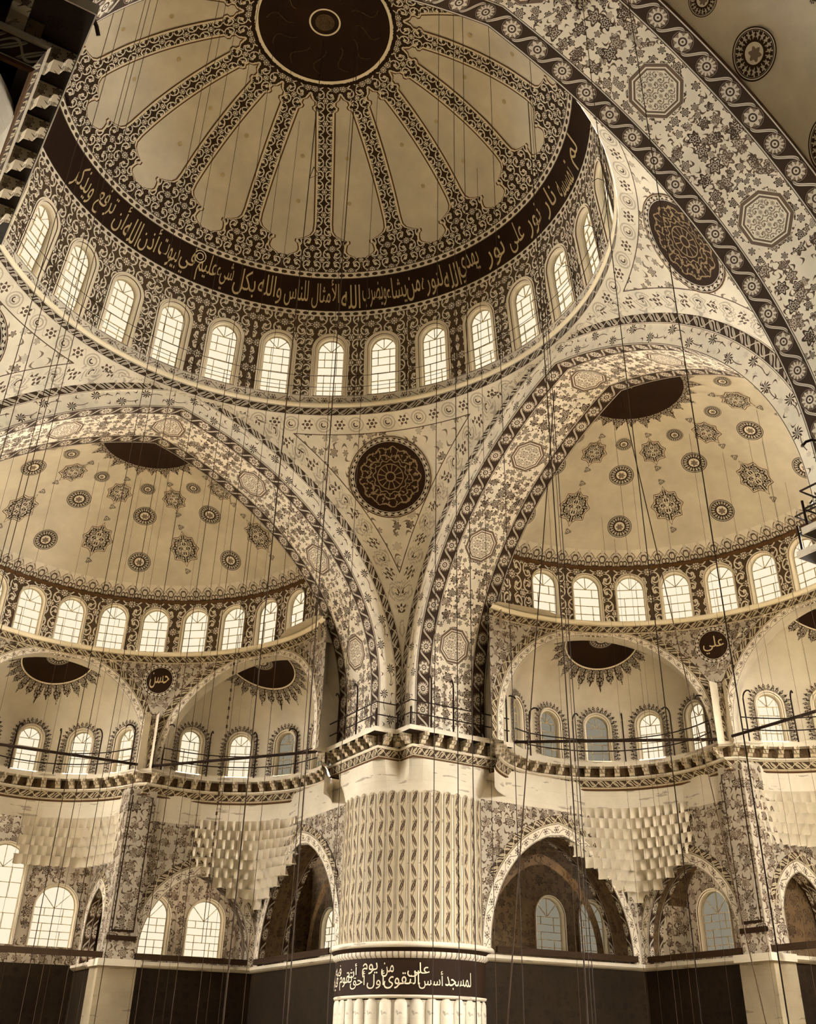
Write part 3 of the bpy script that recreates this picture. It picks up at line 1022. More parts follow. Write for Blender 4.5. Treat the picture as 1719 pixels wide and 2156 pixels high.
    for sg in (-1, 1):
        xs = lsp(sg * BW * 6.5, sg * 97, 5)
        b.grid(lambda i, j: (Lp(cyl_pt(xs[i], (17.5, 21.16)[j])), (R(xs[i]) * RS, j * 2.9)), 5, 2)
    b.build('painted_drum', 'drum_vine', hd, True)
    def ringl(name, prof, m, parent=hd, uvo=0):
        b = MB(); az4 = lsp(-97, 97, 65); ln = [0]
        for p, q in zip(prof[:-1], prof[1:]): ln.append(ln[-1] + math.hypot(q[0] - p[0], q[1] - p[1]))
        b.grid(lambda i, j: (Lp((prof[j][0] * math.sin(R(az4[i])), YC + prof[j][0] * math.cos(R(az4[i])), prof[j][1])), (R(az4[i]) * RS + 50, ln[j])), 65, len(prof))
        return b.build(name, m, parent, True)
    ringl('upper_cornice', [(9.76, 21.22), (9.62, 21.2), (9.62, 21.1), (9.76, 21.04)], 'line_paint')
    ringl('drum_sill', [(9.78, 18.24), (9.52, 18.24), (9.52, 18.12), (9.66, 18.06)], 'white_paint')
    ringl('leaf_band', [(9.66, 18.06), (9.68, 17.64)], 'cornice_leaf')
    if full:
        sgn = [k for k in ks]
        vis = {'north': list(range(-2, 7)), 'east': list(range(0, 7))}[key]
        for k in ks:
            a = BW * k
            p = Lp(cyl_pt(a, 18.3)); c = Lp((0, YC, 18.3))
            seen = k in vis
            ms = window_meshes('semi' if seen else 'semi_plain', .67, 2.42, True, curv=1/19.5,  rows=4, fr=.12, detail=seen)
            if seen:
                n_ = vis.index(k) + 1 if key == 'north' else vis[::-1].index(k) + 1
                lab = 'bright arched window, %s from the left in the %s half dome' % (ordinal(n_), side)
            else: lab = 'arched window outside the picture in the %s half dome' % side
            put_window(lab, frame_at(p, p - c), ms, 'windows of the %s half dome' % side)
    if not full: return hd
    # wall under the drum: cylinder with three arched mouths
    ha = RS * R(30); rad = 4.72; spz = 12.75
    def arc(o, n=28, sx=1.0): return [(x * sx, z) for x, z in arc1(o, n)]
    def arc1(o, n=28): return [((rad + o) * math.cos(PI * i / n), spz + (rad + o) * math.sin(PI * i / n) * (1 + .02 * math.sin(PI * i / n))) for i in range(n + 1)]
    b = MB()
    cent = [0] + [60 * s for s in sides]
    def geom(a): return (a, RS * R(30), 1.0) if a == 0 else (a * 63.5 / 60, RS * R(33.5), 5.02 / 4.72)
    for a in cent:
        a_, ha_, sx = geom(a)
        pts = [((rad + .6) * sx, 12.0)] + arc(.6, 28, sx) + [(-(rad + .6) * sx, 12.0)]
        pts = [(max(-ha_ + .001, min(ha_ - .001, x)), min(z, 17.66)) for x, z in pts]
        hole_to_rect(b, F(a_), pts, -ha_, ha_, 12.0, 17.7, a * .17, 2)
    b.build('spandrel_wall', 'tile', hd, True)
    for sg in sides:
        b = MB(); q = [(11.0, BB - .03), (10.64, 17.02), (12.1, 17.95), (12.75, 19.8), (12.8, 21.3), (12.4, 23.0), (11.3, 24.6)]
        b.grid(lambda i, j: (Lp((sg * q[i][0], q[i][1], (12.0, 14, 16, 18.3, 21.2)[j])), (q[i][1] - q[i][0], (12.0, 14, 16, 18.3, 21.2)[j])), 7, 5)
        i0 = len(b.v)
        for s_, o_ in ((9.2, 15.5), (11.2, 15.5), (12.3, 17.8), (12.95, 19.8), (13.0, 21.3), (12.6, 23.1), (11.4, 24.8), (9.5, 22.4), (8.8, 18)): b.vert(Lp((sg * s_, o_, 18.28)), (s_, o_))
        b.f.append(tuple(range(i0, i0 + 9)))  # unseen lid added to keep skylight off the return wall
        b.grid(lambda i, j: (Lp((sg * (9.5, 11.2)[i], 15.93, (17.2, 21.6)[j])), (i * 1.7, j * 4.4)), 2, 2)
        b.build('return_wall', 'dome_plaster', hd)
    for a in cent:
        nm = 'centre' if a == 0 else 'corner'
        ex = thing('exedra', '%s exedra with its row of fringed windows under the %s half dome' % ({'centre': 'middle', 'corner': 'pier-side'}[nm], side), 'exedra', 'structure')
        a_, ha_, sx = geom(a)
        def bandm(o0, o1, ins, name, m):
            b = MB(); A0, A1 = arc(o0, 40, sx), arc(o1, 40, sx)
            A0 = [((rad + o0) * sx, 12.0)] + A0 + [((-rad - o0) * sx, 12.0)]; A1 = [((rad + o1) * sx, 12.0)] + A1 + [((-rad - o1) * sx, 12.0)]
            t = [0]
            for p, q in zip(A0[:-1], A0[1:]): t.append(t[-1] + math.dist(p, q))
            def P(i, j):
                x, z = (A0, A1)[j][i]; x = max(-ha_, min(ha_, x)); z = min(z, 17.95)
                return (Lp(cyl_pt(a_ + x / RS * 57.2958, z, ins)), (t[i], j * (o1 - o0)))
            b.grid(P, len(A0), 2); return b.build(name, m, ex, True)
        bandm(0, .34, .05, 'arch_band', 'exedra_band')
        bandm(.34, .70, .03, 'arch_leaf_band', 'cornice_leaf')
        b = MB(); A0 = [(rad * sx, 12.0)] + arc(0, 40, sx) + [(-rad * sx, 12.0)]
        b.grid(lambda i, j: (Lp(cyl_pt(a_ + A0[i][0] / RS * 57.2958, A0[i][1], (.05, -.7 - (1.3 * max(0, A0[i][0] / (rad * sx)) ** 8 if a else 0))[j])), (i * .3, j)), len(A0), 2)
        b.build('arch_soffit', 'plaster', ex, True)
        # half dome of the exedra, in its own frame
        ca, sa = math.cos(R(a)), math.sin(R(a))
        def EP(psi, r, z):           # psi from the exedra's axis toward +side
            ls, lo = r * math.sin(R(psi)), EXC + r * math.cos(R(psi))
            return (ls * ca + lo * sa, YC + lo * ca - ls * sa, z)
        b = MB(); ps = lsp(-100, 100, 61); n_e = 22
        keep = []
        def prof(j):
            t = PI / 2 * j / (n_e - 1); return EXR * math.cos(t) + .001, CZ + CRISE * math.sin(t)
        b0 = len(b.v)
        for j in range(n_e):
            r_, z_ = prof(j)
            for p_ in ps:
                q = EP(p_, r_, z_); keep.append(math.hypot(q[0], q[1] - YC) > RS + .12); b.vert(Lp(q), (R(p_) * 4, z_))
        for j in range(n_e - 1):
            for i in range(60):
                k = j * 61 + i
                if keep[k] or keep[k + 1] or keep[k + 61] or keep[k + 62]: b.f.append((k, k + 1, k + 62, k + 61))
        # front cap of the crown, forward of the exedra's axis
        for sgx in (1,):
            for j in range(n_e - 1):
                for i in range(24):
                    pq = [(100 + 160 * (i + di) / 24) for di in (0, 1)]
                    (r0, z0), (r1, z1) = prof(j), prof(j + 1)
                    q = [EP(pq[0], r0, z0), EP(pq[1], r0, z0), EP(pq[1], r1, z1), EP(pq[0], r1, z1)]
                    if all(math.hypot(k[0], k[1] - YC) > RS + .05 for k in q):
                        i0 = len(b.v)
                        for k in q: b.vert(Lp(k), (0, 0))
                        b.f.append((i0, i0 + 1, i0 + 2, i0 + 3))
        b.build('half_dome_shell', 'dome_plaster', ex, True)
        b = MB(); hw_ = EXR * R(15)
        def FE(psc): return lambda x, z: Lp(EP(psc + x / EXR * 57.2958, EXR, z))
        for psc in (-60, -30, 0, 30, 60): bay_with_hole(b, FE(psc), -hw_, hw_, 12.1, CZ + .02, 0, 12.5, .62, 2.3)
        for sg in (-1, 1):
            xs = lsp(sg * 75, sg * (97 if a == 0 or sg * a < 0 else 78), 4)
            b.grid(lambda i, j: (Lp(EP(xs[i], EXR, (12.1, CZ)[j])), (R(xs[i]) * 4, j * 3)), 4, 2)
        if a:
            xs = lsp(35, 89, 12)
            b.grid(lambda i, j: (Lp(EP(xs[i], EXR + .01, (CZ - .05, 16.6, 18.3)[j])), (R(xs[i]) * 5, j * 1.7)), 12, 3)
        b.build('window_wall', 'dome_plaster', ex, True)
        # crown roundel
        def ER(psi, rr, ins): 
            z_ = CZ + (CRISE - ins) * math.sqrt(max(0, 1 - (rr / EXR) ** 2)); return EP(psi, rr, z_)
        def ER2(psi, rr, ins):
            x, y = rr * math.sin(R(psi)), 2.2 + rr * math.cos(R(psi))
            q = math.hypot(x, y); return ER(math.degrees(math.atan2(x, y)), q, ins)
        def outside(q): return math.hypot(q[0], q[1] - YC) > RS + .04
        def crown(r0, r1, n_, ins, uvf, name, m, parent):
            b = MB(); rs_ = lsp(r0, r1, n_)
            for j in range(n_ - 1):
                for i in range(72):
                    q = [(ps3, rr) for ps3, rr in ((5 * i, rs_[j]), (5 * i + 5, rs_[j]), (5 * i + 5, rs_[j + 1]), (5 * i, rs_[j + 1]))]
                    w = [ER2(x, y, ins) for x, y in q]
                    if all(outside(k) for k in w):
                        i0 = len(b.v)
                        for (x, y), k in zip(q, w): b.vert(Lp(k), uvf(R(x), y))
                        b.f.append((i0, i0 + 1, i0 + 2, i0 + 3))
            return b.build(name, m, parent, True)
        cr = crown(.02, 1.75, 8, .06, lambda t, r: (0, 0), 'crown_medallion', 'ink', ex)
        crown(.02, .6, 4, .09, lambda t, r: (r * math.cos(t) / .6, r * math.sin(t) / .6), 'medallion_rosette', 'roundel', cr)
        crown(1.75, 1.81, 2, .08, lambda t, r: (0, 0), 'medallion_ring', 'white_paint', cr)
        b = MB()
        for k in range(28):
            a0 = -180 + 360 / 28 * k; s_ = 360 / 28; lg = .45 if k % 2 else .3
            q = [(0, 1.81), (1, 1.81), (1, 1.98), (.92, 2.02), (.9, 2.2), (.8, 2.2 + .35 * lg), (.62, 2.2 + .5 * lg), (.5, 2.15 + lg), (.38, 2.2 + .5 * lg), (.2, 2.2 + .35 * lg), (.1, 2.2), (.08, 2.02), (0, 1.98)]
            w = [ER2(a0 + x * s_, r_, .05) for x, r_ in q]
            if not all(outside(k_) for k_ in w): continue
            i0 = len(b.v)
            for (x, r_), k_ in zip(q, w): b.vert(Lp(k_), ((a0 + x * s_) * .035, r_))
            b.f.append(tuple(range(i0, i0 + 13)))
        b.build('painted_fringe', 'fringe', cr)
        # windows
        pos = (-60, -30, 0, 30, 60)
        for psc in pos:
            p = Lp(EP(psc, EXR - .02, 12.52)); c = Lp(EP(psc, 0, 12.52))
            lit = True
            if a != 0:
                lit = psc in ((-60, -30) if key == 'north' else (-60, -30))
            ms = window_meshes('exedra', .56, 2.2, lit, curv=1/9.96,  rows=4, fr=.16, fringe=True)
            # left-to-right order as seen from the hall
            idx = pos.index(psc) + 1
            if flip < 0: idx = 6 - idx
            put_window('%s fringed window, %s from the left in the %s exedra of the %s half dome' % ('bright' if lit else 'grey', ordinal(idx), 'middle' if a == 0 else 'pier-side', side),
                       frame_at(p, p - c), ms, 'windows of the exedrae')
    # roundel in the spandrel between two exedrae
    for sg, word in ([(1, 'حسن' if key == 'north' else 'علي')]):
        azr, zr = 30 * sg, 16.75
        def SR(x, y, ins): return Lp(cyl_pt(azr + flip * x / RS * 57.2958, zr + y, ins))
        def disc(r0, r1, ins, uvf, m, name, parent):
            b = MB(); rs_ = lsp(r0, r1, 3); th = lsp(0, 2 * PI, 33)
            b.grid(lambda i, j: (SR(rs_[j] * math.cos(th[i]), rs_[j] * math.sin(th[i]), ins), uvf(th[i], rs_[j])), 33, 3)
            return b.build(name, m, parent, True)
        o = disc(.01, .68, .08, lambda t, r: (0, 0), 'ink', 'name_roundel', hd)
        disc(.68, .9, .075, lambda t, r: (t * 1.14, (r - .68) * 1.09), 'chain', 'chain_border', o)
        lettering(word, lambda x, y: SR(x, y - .42, .1), 1.0, .84, o)
    return hd
Ln = lambda s, o, z: (s, o, z)
Le = lambda s, o, z: (o, s, z)
Ls = lambda s, o, z: (s, -o, z)
Lw = lambda s, o, z: (-o, s, z)
half_dome('north', Ln, 'left', 'half dome dotted with painted roundels at the left', sides=(1,), flip=1)
half_dome('east', Le, 'right', 'half dome dotted with painted roundels at the right', sides=(1,), flip=-1)
def aisle_roof(name, label, L, lo=-31, hi=31):  # unseen roofs, added to keep skylight out of the near aisles
    b = MB(); az = lsp(-90, 90, 37)
    def P(i, j):
        a = R(az[i]); s_, o_ = math.sin(a), math.cos(a)
        if j == 0: return (L(9.76 * s_, YC + 9.76 * o_, 17.7), (0, 0))
        t = min((hi if s_ > 0 else -lo) / max(abs(s_), 1e-6), (31 - YC) / max(o_, 1e-6))
        return (L(s_ * t, YC + o_ * t, 17.7), (0, 0))
    b.grid(P, 37, 2)
    tag(b.build(name, 'tile_deep'), label, 'ceiling', 'structure')
half_dome('south', Ls, 'near', 'dark half dome showing in the top right corner', full=False)
half_dome('west', Lw, 'unseen', 'half dome beyond the left picture edge', full=False)

aisle_roof('ceiling', 'plain aisle ceiling over the viewpoint behind the near half dome', Ls)
aisle_roof('ceiling', 'plain aisle ceiling round the half dome past the left edge', Lw)
for name, x0, y0, x1, y1, lab in (('wall_south', -31, -31, 31, -31, 'plain end wall of the hall behind the viewpoint'), ('wall_west', -31, -31, -31, 31, 'plain side wall of the hall past the left edge'), ('wall_north', -16.5, 16.7, -16.5, 31, 'plain cross wall beyond the left picture edge'), ('wall_north_end', -31, 31, -16.5, 31, 'plain end wall of the side aisle past the left edge'), ('wall_east_end', 31, -31, 31, -16.4, 'plain end wall of the aisle past the right edge')):  # unseen walls, added and kept dark to close off sky light
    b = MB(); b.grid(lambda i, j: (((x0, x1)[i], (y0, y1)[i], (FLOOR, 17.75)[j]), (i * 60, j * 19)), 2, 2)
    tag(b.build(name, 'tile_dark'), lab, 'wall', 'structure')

b = MB(); b.grid(lambda i, j: (((16.9, 31)[i], -16.4, (FLOOR, 17.75)[j]), (i * 14, j * 19)), 2, 2)  # unseen, added to shield the near aisle from skylight at the right
tag(b.build('wall_east_cross', 'tile_dark'), 'plain cross wall beyond the near right pier', 'wall', 'structure')

# ------------------------------------------------------------------ piers
PC, PR = 14.08, 3.14
POLY = [(-3.68, -2.58), (-2.58, -2.58), (-2.58, -3.68), (2.95, -3.68), (2.95, 2.95), (-3.68, 2.95)]
POLY_IN = POLY
def poly_off(off, P=POLY):
    """axis-aligned outline moved inward by off (counter-clockwise seen from above is kept)"""
    n = len(P); out = []
    area = sum(P[i][0] * P[(i + 1) % n][1] - P[(i + 1) % n][0] * P[i][1] for i in range(n))
    sg = 1 if area > 0 else -1
    for i in range(n):
        a, b, c = Vector(P[i - 1]), Vector(P[i]), Vector(P[(i + 1) % n])
        d1, d2 = (b - a).normalized(), (c - b).normalized()
        n1, n2 = Vector((-d1.y, d1.x)) * sg, Vector((-d2.y, d2.x)) * sg
        out.append(tuple(b + (n1 + n2) * off))
    return out
def prism_sides(m, prof, POLY=POLY):
    """prof: list of (inset, z); sweeps the platform outline"""
    rings = [poly_off(o, POLY) for o, z in prof]
    n = len(POLY)
    for i in range(n):
        ln = math.dist(POLY[i], POLY[(i + 1) % n])
        b = len(m.v); v = 0
        for j, (o, z) in enumerate(prof):
            if j: v += math.hypot(prof[j][0] - prof[j - 1][0], prof[j][1] - prof[j - 1][1])
            a, c = rings[j][i], rings[j][(i + 1) % n]
            m.vert((a[0], a[1], z), (i * 7, v)); m.vert((c[0], c[1], z), (i * 7 + ln, v))
        for j in range(len(prof) - 1):
            m.f.append((b + 2 * j, b + 2 * j + 1, b + 2 * j + 3, b + 2 * j + 2))
def bracket_mesh():
    m = MB(); pr = [(0, 0), (0, .5), (.52, .5), (.52, .36), (.42, .33), (.38, .22), (.25, .2), (.2, .08), (.06, .06)]
    for s_ in (-.12, .12):
        for d, z in pr: m.vert((s_, -d, z), (d + s_, z))
    n = len(pr)
    m.f.append(tuple(range(n))); m.f.append(tuple(reversed(range(n, 2 * n))))
    for i in range(n): m.f.append((i, (i + 1) % n, n + (i + 1) % n, n + i))
    return m.mesh('bracket', 'bracket')
BRK = bracket_mesh()
def local_obj(name, me, parent, M):
    o = bpy.data.objects.new(name, me); COL.objects.link(o); o.parent = parent; o.matrix_local = M
    return o
def reed(m, a, w, z0, z1, r, depth, n=5, top=True, uvz=0):
    """upright strip on the shaft round angle a: round-headed, bulging by depth (negative = hollow)"""
    rows = []
    zz = lsp(z0, z1 - w / 2, 9)
    for z in zz: rows.append((z, 1.0))
    if top:
        for t in (20, 40, 58, 72, 83): rows.append((z1 - w / 2 + w / 2 * math.sin(R(t)), math.cos(R(t))))
    def P(i, j):
        x = -1 + 2 * i / (n - 1); z, k = rows[j]
        aa = a + x * k * w / 2 / r
        rr = r + depth * (1 - x * x) * (k if depth > 0 else 1)
        return ((rr * math.cos(aa), rr * math.sin(aa), z), (x * k, z - uvz))
    m.grid(P, n, len(rows))
def build_pier(full=True):
    p = thing('fluted_pier', '', 'pier', 'structure', loc=(PC, PC, 0))
    def B(mb, name, m, parent=None, smooth=False): return mb.build(name, m, parent or p, smooth, world=False)
    def lat(name, prof, m, n=65, parent=None):
        b = MB(); az = lsp(0, 360, n); ln = [0]
        for a_, c_ in zip(prof[:-1], prof[1:]): ln.append(ln[-1] + math.dist(a_, c_))
        b.grid(lambda i, j: ((prof[j][0] * math.cos(R(az[i])), prof[j][0] * math.sin(R(az[i])), prof[j][1]), (R(az[i]) * 3, ln[j])), n, len(prof))
        return B(b, name, m, parent, True)
    lat('shaft', [(PR - .07, FLOOR), (PR - .07, 2.0)], 'stone')
    lat('upper_shaft', [(PR - .025, 3.4), (PR - .025, 10.0)], 'stone')
    for k in range(40):
        b = MB(); reed(b, 2 * PI * (k + .5) / 40, .40, 3.95, 9.78, PR, -.018)
        B(b, 'flute', 'flute', smooth=True)
    for k in range(32):
        b = MB(); reed(b, 2 * PI * (k + .5) / 32, .5, FLOOR, 2.08, PR - .05, .1, 7)
        B(b, 'reed', 'stone', smooth=True)
    lat('inscription_band', [(PR + .05, 2.15), (PR + .05, 3.42)], 'ink_band')
    lat('cornice_lip', [(PR, 4.0), (PR + .3, 3.98), (PR + .34, 3.93), (PR + .34, 3.82), (PR + .26, 3.78)], 'stone')
    lat('leaf_moulding', [(PR + .27, 3.79), (PR + .12, 3.62)], 'ink')
    lat('bead_moulding', [(PR + .17, 3.64), (PR + .17, 3.52), (PR + .05, 3.42)], 'bead')
    lat('band_fillet', [(PR + .05, 2.16), (PR + .08, 2.14), (PR + .05, 2.06), (PR - .07, 2.04)], 'stone')
    # loft from round shaft to notched capital
    def polyr(a, off):
        P = poly_off(off, POLY_IN); best = 9e9; d = Vector((math.cos(a), math.sin(a)))
        for i in range(len(P)):
            q, w = Vector(P[i]), Vector(P[(i + 1) % len(P)])
            e = w - q; den = d.x * e.y - d.y * e.x
            if abs(den) < 1e-9: continue
            t = (q.x * e.y - q.y * e.x) / den; u = (q.x * d.y - q.y * d.x) / den
            if t > 0 and -1e-6 <= u <= 1 + 1e-6: best = min(best, t)
        return min(best, 3.5)
    b = MB(); az = lsp(0, 360, 181); zz = lsp(9.7, 11.08, 8)
    def P(i, j):
        a = R(az[i]); t = j / 7; k = t * t * (3 - 2 * t)
        r = (PR - .02) * (1 - k) + max(polyr(a, .54), 2.7) * k
        return ((r * math.cos(a), r * math.sin(a), zz[j]), (a * 3, zz[j]))
    b.grid(P, 181, 8); B(b, 'capital', 'stone', smooth=False)
    b = MB(); prism_sides(b, [(.56, 11.0), (.52, 11.02), (.5, 11.06), (.55, 11.08)], POLY_IN); B(b, 'capital_fillet', 'line_paint')
    b = MB(); prism_sides(b, [(.55, 11.08), (.43, 11.44)], POLY_IN); B(b, 'leaf_moulding', 'cornice_leaf')
    b = MB(); prism_sides(b, [(.43, 11.44), (.4, 11.46), (.4, 11.52), (.7, 11.54)], POLY_IN); B(b, 'moulding_fillet', 'stone')
    b = MB(); prism_sides(b, [(.56, 11.5), (.56, 12.02), (0, 12.02)], POLY_IN); B(b, 'bracket_frieze', 'tile_deep')
    b = MB(); prism_sides(b, [(.02, 12.0), (0, 12.0), (0, 12.2), (.02, 12.2)])
    b2 = MB()
    for z, bb in ((12.005, b2), (12.195, b)):
        i0 = len(bb.v)
        for x, y in POLY: bb.vert((x, y, z), (x, y))
        bb.f.append(tuple(range(i0, i0 + 6)))
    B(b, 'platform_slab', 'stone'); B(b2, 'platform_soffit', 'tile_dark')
    n = len(POLY)
    inn = poly_off(.56, POLY_IN)
    for i in range(n):
        if i == 3 or i == 4: pass
        a, c = Vector(inn[i]), Vector(inn[(i + 1) % n]); ln = (c - a).length
        cnt = max(1, round(ln / .72)); d = (c - a).normalized()
        area_sg = -1
        for k in range(cnt):
            q = a + d * ln * (k + .5) / cnt
            outd = Vector((d.y, -d.x))
            if (q + outd * .1).length < q.length and i not in (0, 1): outd = -outd
            if i == 0: outd = Vector((0, -1))
            if i == 1: outd = Vector((-1, 0))
            M = Matrix((Vector((outd.y, -outd.x, 0)), Vector((-outd.x, -outd.y, 0)), Vector((0, 0, 1)))).transposed().to_4x4(); M.translation = (q.x, q.y, 11.52)
            local_obj('bracket', BRK, p, M)
    # calligraphy on the band (faces the hall)
    for w, ad, wd, row in (('لمسجد', 176, 1.25, 0), ('أسس', 198, .95, 0), ('على', 207, .85, 1), ('التقوى', 219, 1.35, 0), ('من', 229, .5, 1), ('أول', 238, .75, 0), ('يوم', 243, .7, 1), ('أحق', 254, .8, 0), ('أن', 259, .5, 1), ('تقوم', 268, .95, 0), ('فيه', 281, .7, 1), ('فيه', 287, .7, 0), ('رجال', 303, 1.1, 0), ('يحبون', 326, 1.2, 0)):
        ad = 450 - ad
        v, f, dd = text_geo(w)
        def F(x, y, ad=ad, row=row): 
            a = R(ad) + x / 3.1; return ((PR + .075) * math.cos(a), (PR + .075) * math.sin(a), 2.36 + row * .4 + y)
        mb = MB()
        for q in v: mb.vert(F(q[0] / dd[0] * wd, q[1] / dd[1] * (.62 if row == 0 else .5)))
        mb.f = f; B(mb, 'lettering', 'pale_paint')
    return p
pier = build_pier()
pier['label'] = 'massive fluted pier at the picture centre with a dark inscription band'
for ang, x, y, lab in ((-90, PC, -PC, 'near right pier, only the corner of its railed platform in view'), (180, -PC, -PC, 'near left pier, its bracketed platform overhead in the top left corner')):
    c = link_copy(pier); c.rotation_euler.z = R(ang); c.location = (x, y, 0); c['label'] = lab

# ------------------------------------------------------------------ walkways on brackets, lower walls
PSI1 = [88, 60, 50, 30, 0, -30, -60, -80, -92]
RW1 = [5.25, 4.85, 4.7, 4.25, 3.9, 3.8, 3.9, 4.05, 4.35]
PSI0 = [88, 70, 45, 0, -45, -70, -88]
RW0 = [4.25, 4.0, 3.85, 3.85, 3.85, 4.0, 4.25]
def ex_center(a): return (EXC * math.sin(R(a)), YC + EXC * math.cos(R(a)))
def walk_path(off=0.0):
    """plan polyline (side, out) with room-side normals; off > 0 moves toward the room"""
    out = []
    for a, PS, RW in ((60, PSI1, RW1), (0, PSI0, RW0)):
        c = ex_center(a)
        for p in lsp(PS[0], PS[-1], 45):
            r = np.interp(-p, [-k for k in PS], RW) - off
            ang = R(a + p)
            out.append((c[0] + r * math.sin(ang), c[1] + r * math.cos(ang)))
    return out
CELLS = {}
def cell_mesh():
    if 'c' not in CELLS:
        m = MB()
        def P(i, j):
            x = -.5 + i / 4; z = j / 4
            k_ = max(0, 1 - abs(2 * x) ** 1.6 - .35 * z); d = .34 * k_ * (1 - z ** 3) - .03
            return ((x, d, z), (x, z))
        m.grid(P, 5, 5)
        b = len(m.v)
        for q in ((-.5, 0.0, 0), (-.5, .3, 0), (.5, .3, 0), (.5, 0.0, 0), (-.5, -.02, 1), (.5, -.02, 1), (.5, .3, 1), (-.5, .3, 1)): m.vert(q)
        m.f += [(b + 4, b + 5, b + 6, b + 7)]
        CELLS['c'] = m.mesh('muqarnas_cell', 'stone', True)
    return CELLS['c']
def lower_part(key, L, side, flip):
    def Lp(p): return Vector(L(*p))
    sd = 'left' if key == 'north' else 'right'
    # ---------------- walkway
    wk = thing('walkway_cornice', 'curved walkway cornice on carved brackets below the %s half dome' % sd, 'cornice', 'structure')
    def sweep(name, prof, m, nuv=1.0):
        rings = [walk_path(o) for o, z in prof]; b = MB(); n = len(rings[0])
        t = [0]
        for p, q in zip(rings[0][:-1], rings[0][1:]): t.append(t[-1] + math.dist(p, q))
        ln = [0]
        for p, q in zip(prof[:-1], prof[1:]): ln.append(ln[-1] + math.hypot(q[0] - p[0], q[1] - p[1]))
        b.grid(lambda i, j: (Lp((rings[j][i][0], rings[j][i][1], prof[j][1])), (t[i], ln[j])), n, len(prof))
        return b.build(name, m, wk)
    sweep('walkway_slab', [(-.6, 12.0), (0, 12.0), (0, 12.2), (-1.3, 12.2)], 'stone')
    sweep('bracket_frieze', [(-.42, 11.5), (-.42, 12.0)], 'tile_deep')
    sweep('moulding_fillet', [(-.42, 11.54), (-.2, 11.54), (-.18, 11.48), (-.24, 11.44)], 'stone')
    sweep('leaf_moulding', [(-.24, 11.44), (-.40, 11.05)], 'cornice_leaf')
    sweep('lower_fillet', [(-.40, 11.05), (-.38, 11.03), (-.38, 10.99), (-.46, 10.96)], 'line_paint')
    sweep('stone_course', [(-.46, 11.0), (-.46, 10.15)], 'stone')
    path = np.array(walk_path(-.42)); T = np.r_[0, np.cumsum(np.hypot(*np.diff(path, axis=0).T))]
    cnt = int(T[-1] / .72)
    for k in range(cnt):
        t = (k + .5) * T[-1] / cnt
        x, y = np.interp(t, T, path[:, 0]), np.interp(t, T, path[:, 1])
        x2, y2 = np.interp(t + .05, T, path[:, 0]), np.interp(t + .05, T, path[:, 1])
        d = Vector((x2 - x, y2 - y)).normalized(); nr = Vector((-d.y, d.x))
        c = ex_center(60) if t < T[44] else ex_center(0)
        if nr.dot(Vector((c[0] - x, c[1] - y))) < 0: nr = -nr
        p0 = Lp((x, y, 11.51)); p1 = Lp((x + nr.x, y + nr.y, 11.51)); o = (p0 - p1).normalized()
        local_obj('bracket', BRK, wk, frame_at(p0, o))
    # ---------------- walls with pointed arches
    def wall(name, label, F, x0, x1, arches, m='tile', ztop=9.95, depth=1.5, zb=3.75, zf=11.3):
        """F(x, z, d): x along, d into the wall"""
        w = thing(name, label, 'wall', 'structure')
        edges = [x0] + [(a[0] + a[1] + b_[0] - b_[1]) / 2 for a, b_ in zip(arches[:-1], arches[1:])] + [x1]
        b = MB()
        for (cx, s_, e, zs), xa, xb in zip(arches, edges[:-1], edges[1:]):
            pts = [(cx + u, z) for u, z in arch_curve(s_, e, zs, 1, zb, 0, 18)]
            hole_to_rect(b, lambda x, z: F(x, z, 0), pts, xa, xb, zb, ztop, 0, 4)
        b.build('tile_panel', m, w)
        if zf > ztop:
            b = MB(); b.grid(lambda i, j: (F((x0, x1)[i], (ztop - .08, zf)[j], -.012), ((x0, x1)[i], (ztop, zf)[j])), 2, 2); b.build('stone_frieze', 'stone', w)
        for cx, s_, e, zs in arches:
            C0 = arch_curve(s_, e, zs, 1, zb, 0, 24)
            def bnd(o0, o1, d, name_, mm, k0=0, k1=None):
                A, TA = resample(arch_curve(s_, e, zs, 1, zb, o0, 24), 61); B_, _ = resample(arch_curve(s_, e, zs, 1, zb, o1, 24), 61)
                b = MB(); k1 = k1 or 61
                b.grid(lambda i, j: (F(cx + (A, B_)[j][i + k0][0], (A, B_)[j][i + k0][1], d), (TA[i + k0], j * (o1 - o0))), k1 - k0, 2)
                return b.build(name_, mm, w)
            bnd(0, .45, -.04, 'arch_band', 'arcband')
            bnd(.45, .8, -.06, 'arch_leaf_band', 'cornice_leaf', 12, 49)
            A, TA = resample(C0, 61)
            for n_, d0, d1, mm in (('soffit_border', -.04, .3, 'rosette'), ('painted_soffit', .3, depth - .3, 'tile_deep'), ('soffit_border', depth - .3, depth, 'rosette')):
                b = MB(); b.grid(lambda i, j: (F(cx + A[i][0], A[i][1], (d0, d1)[j]), (TA[i], j * (d1 - d0) * 1.6)), 61, 2); b.build(n_, mm, w, True)
        b = MB(); xs = [x0, x1]
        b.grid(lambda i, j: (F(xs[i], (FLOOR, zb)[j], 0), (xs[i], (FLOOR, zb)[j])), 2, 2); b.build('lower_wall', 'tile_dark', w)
        b = MB()
        pr = [(0, 3.5), (-.12, 3.55), (-.2, 3.62), (-.2, 3.74), (0, 3.78)]
        b.grid(lambda i, j: (F(xs[i], pr[j][1], pr[j][0]), (xs[i], j * .1)), 2, 5); b.build('string_course', 'stone', w)
        return w
    FA = lambda x, z, d: Lp((11.62 + d, x, z))
    FB = lambda x, z, d: Lp((x, 25.0 + d, z))
    FR = lambda x, z, d: Lp((4.25 + d, x, z))
    FK = lambda x, z, d: Lp((x, 29.5 + d, z))
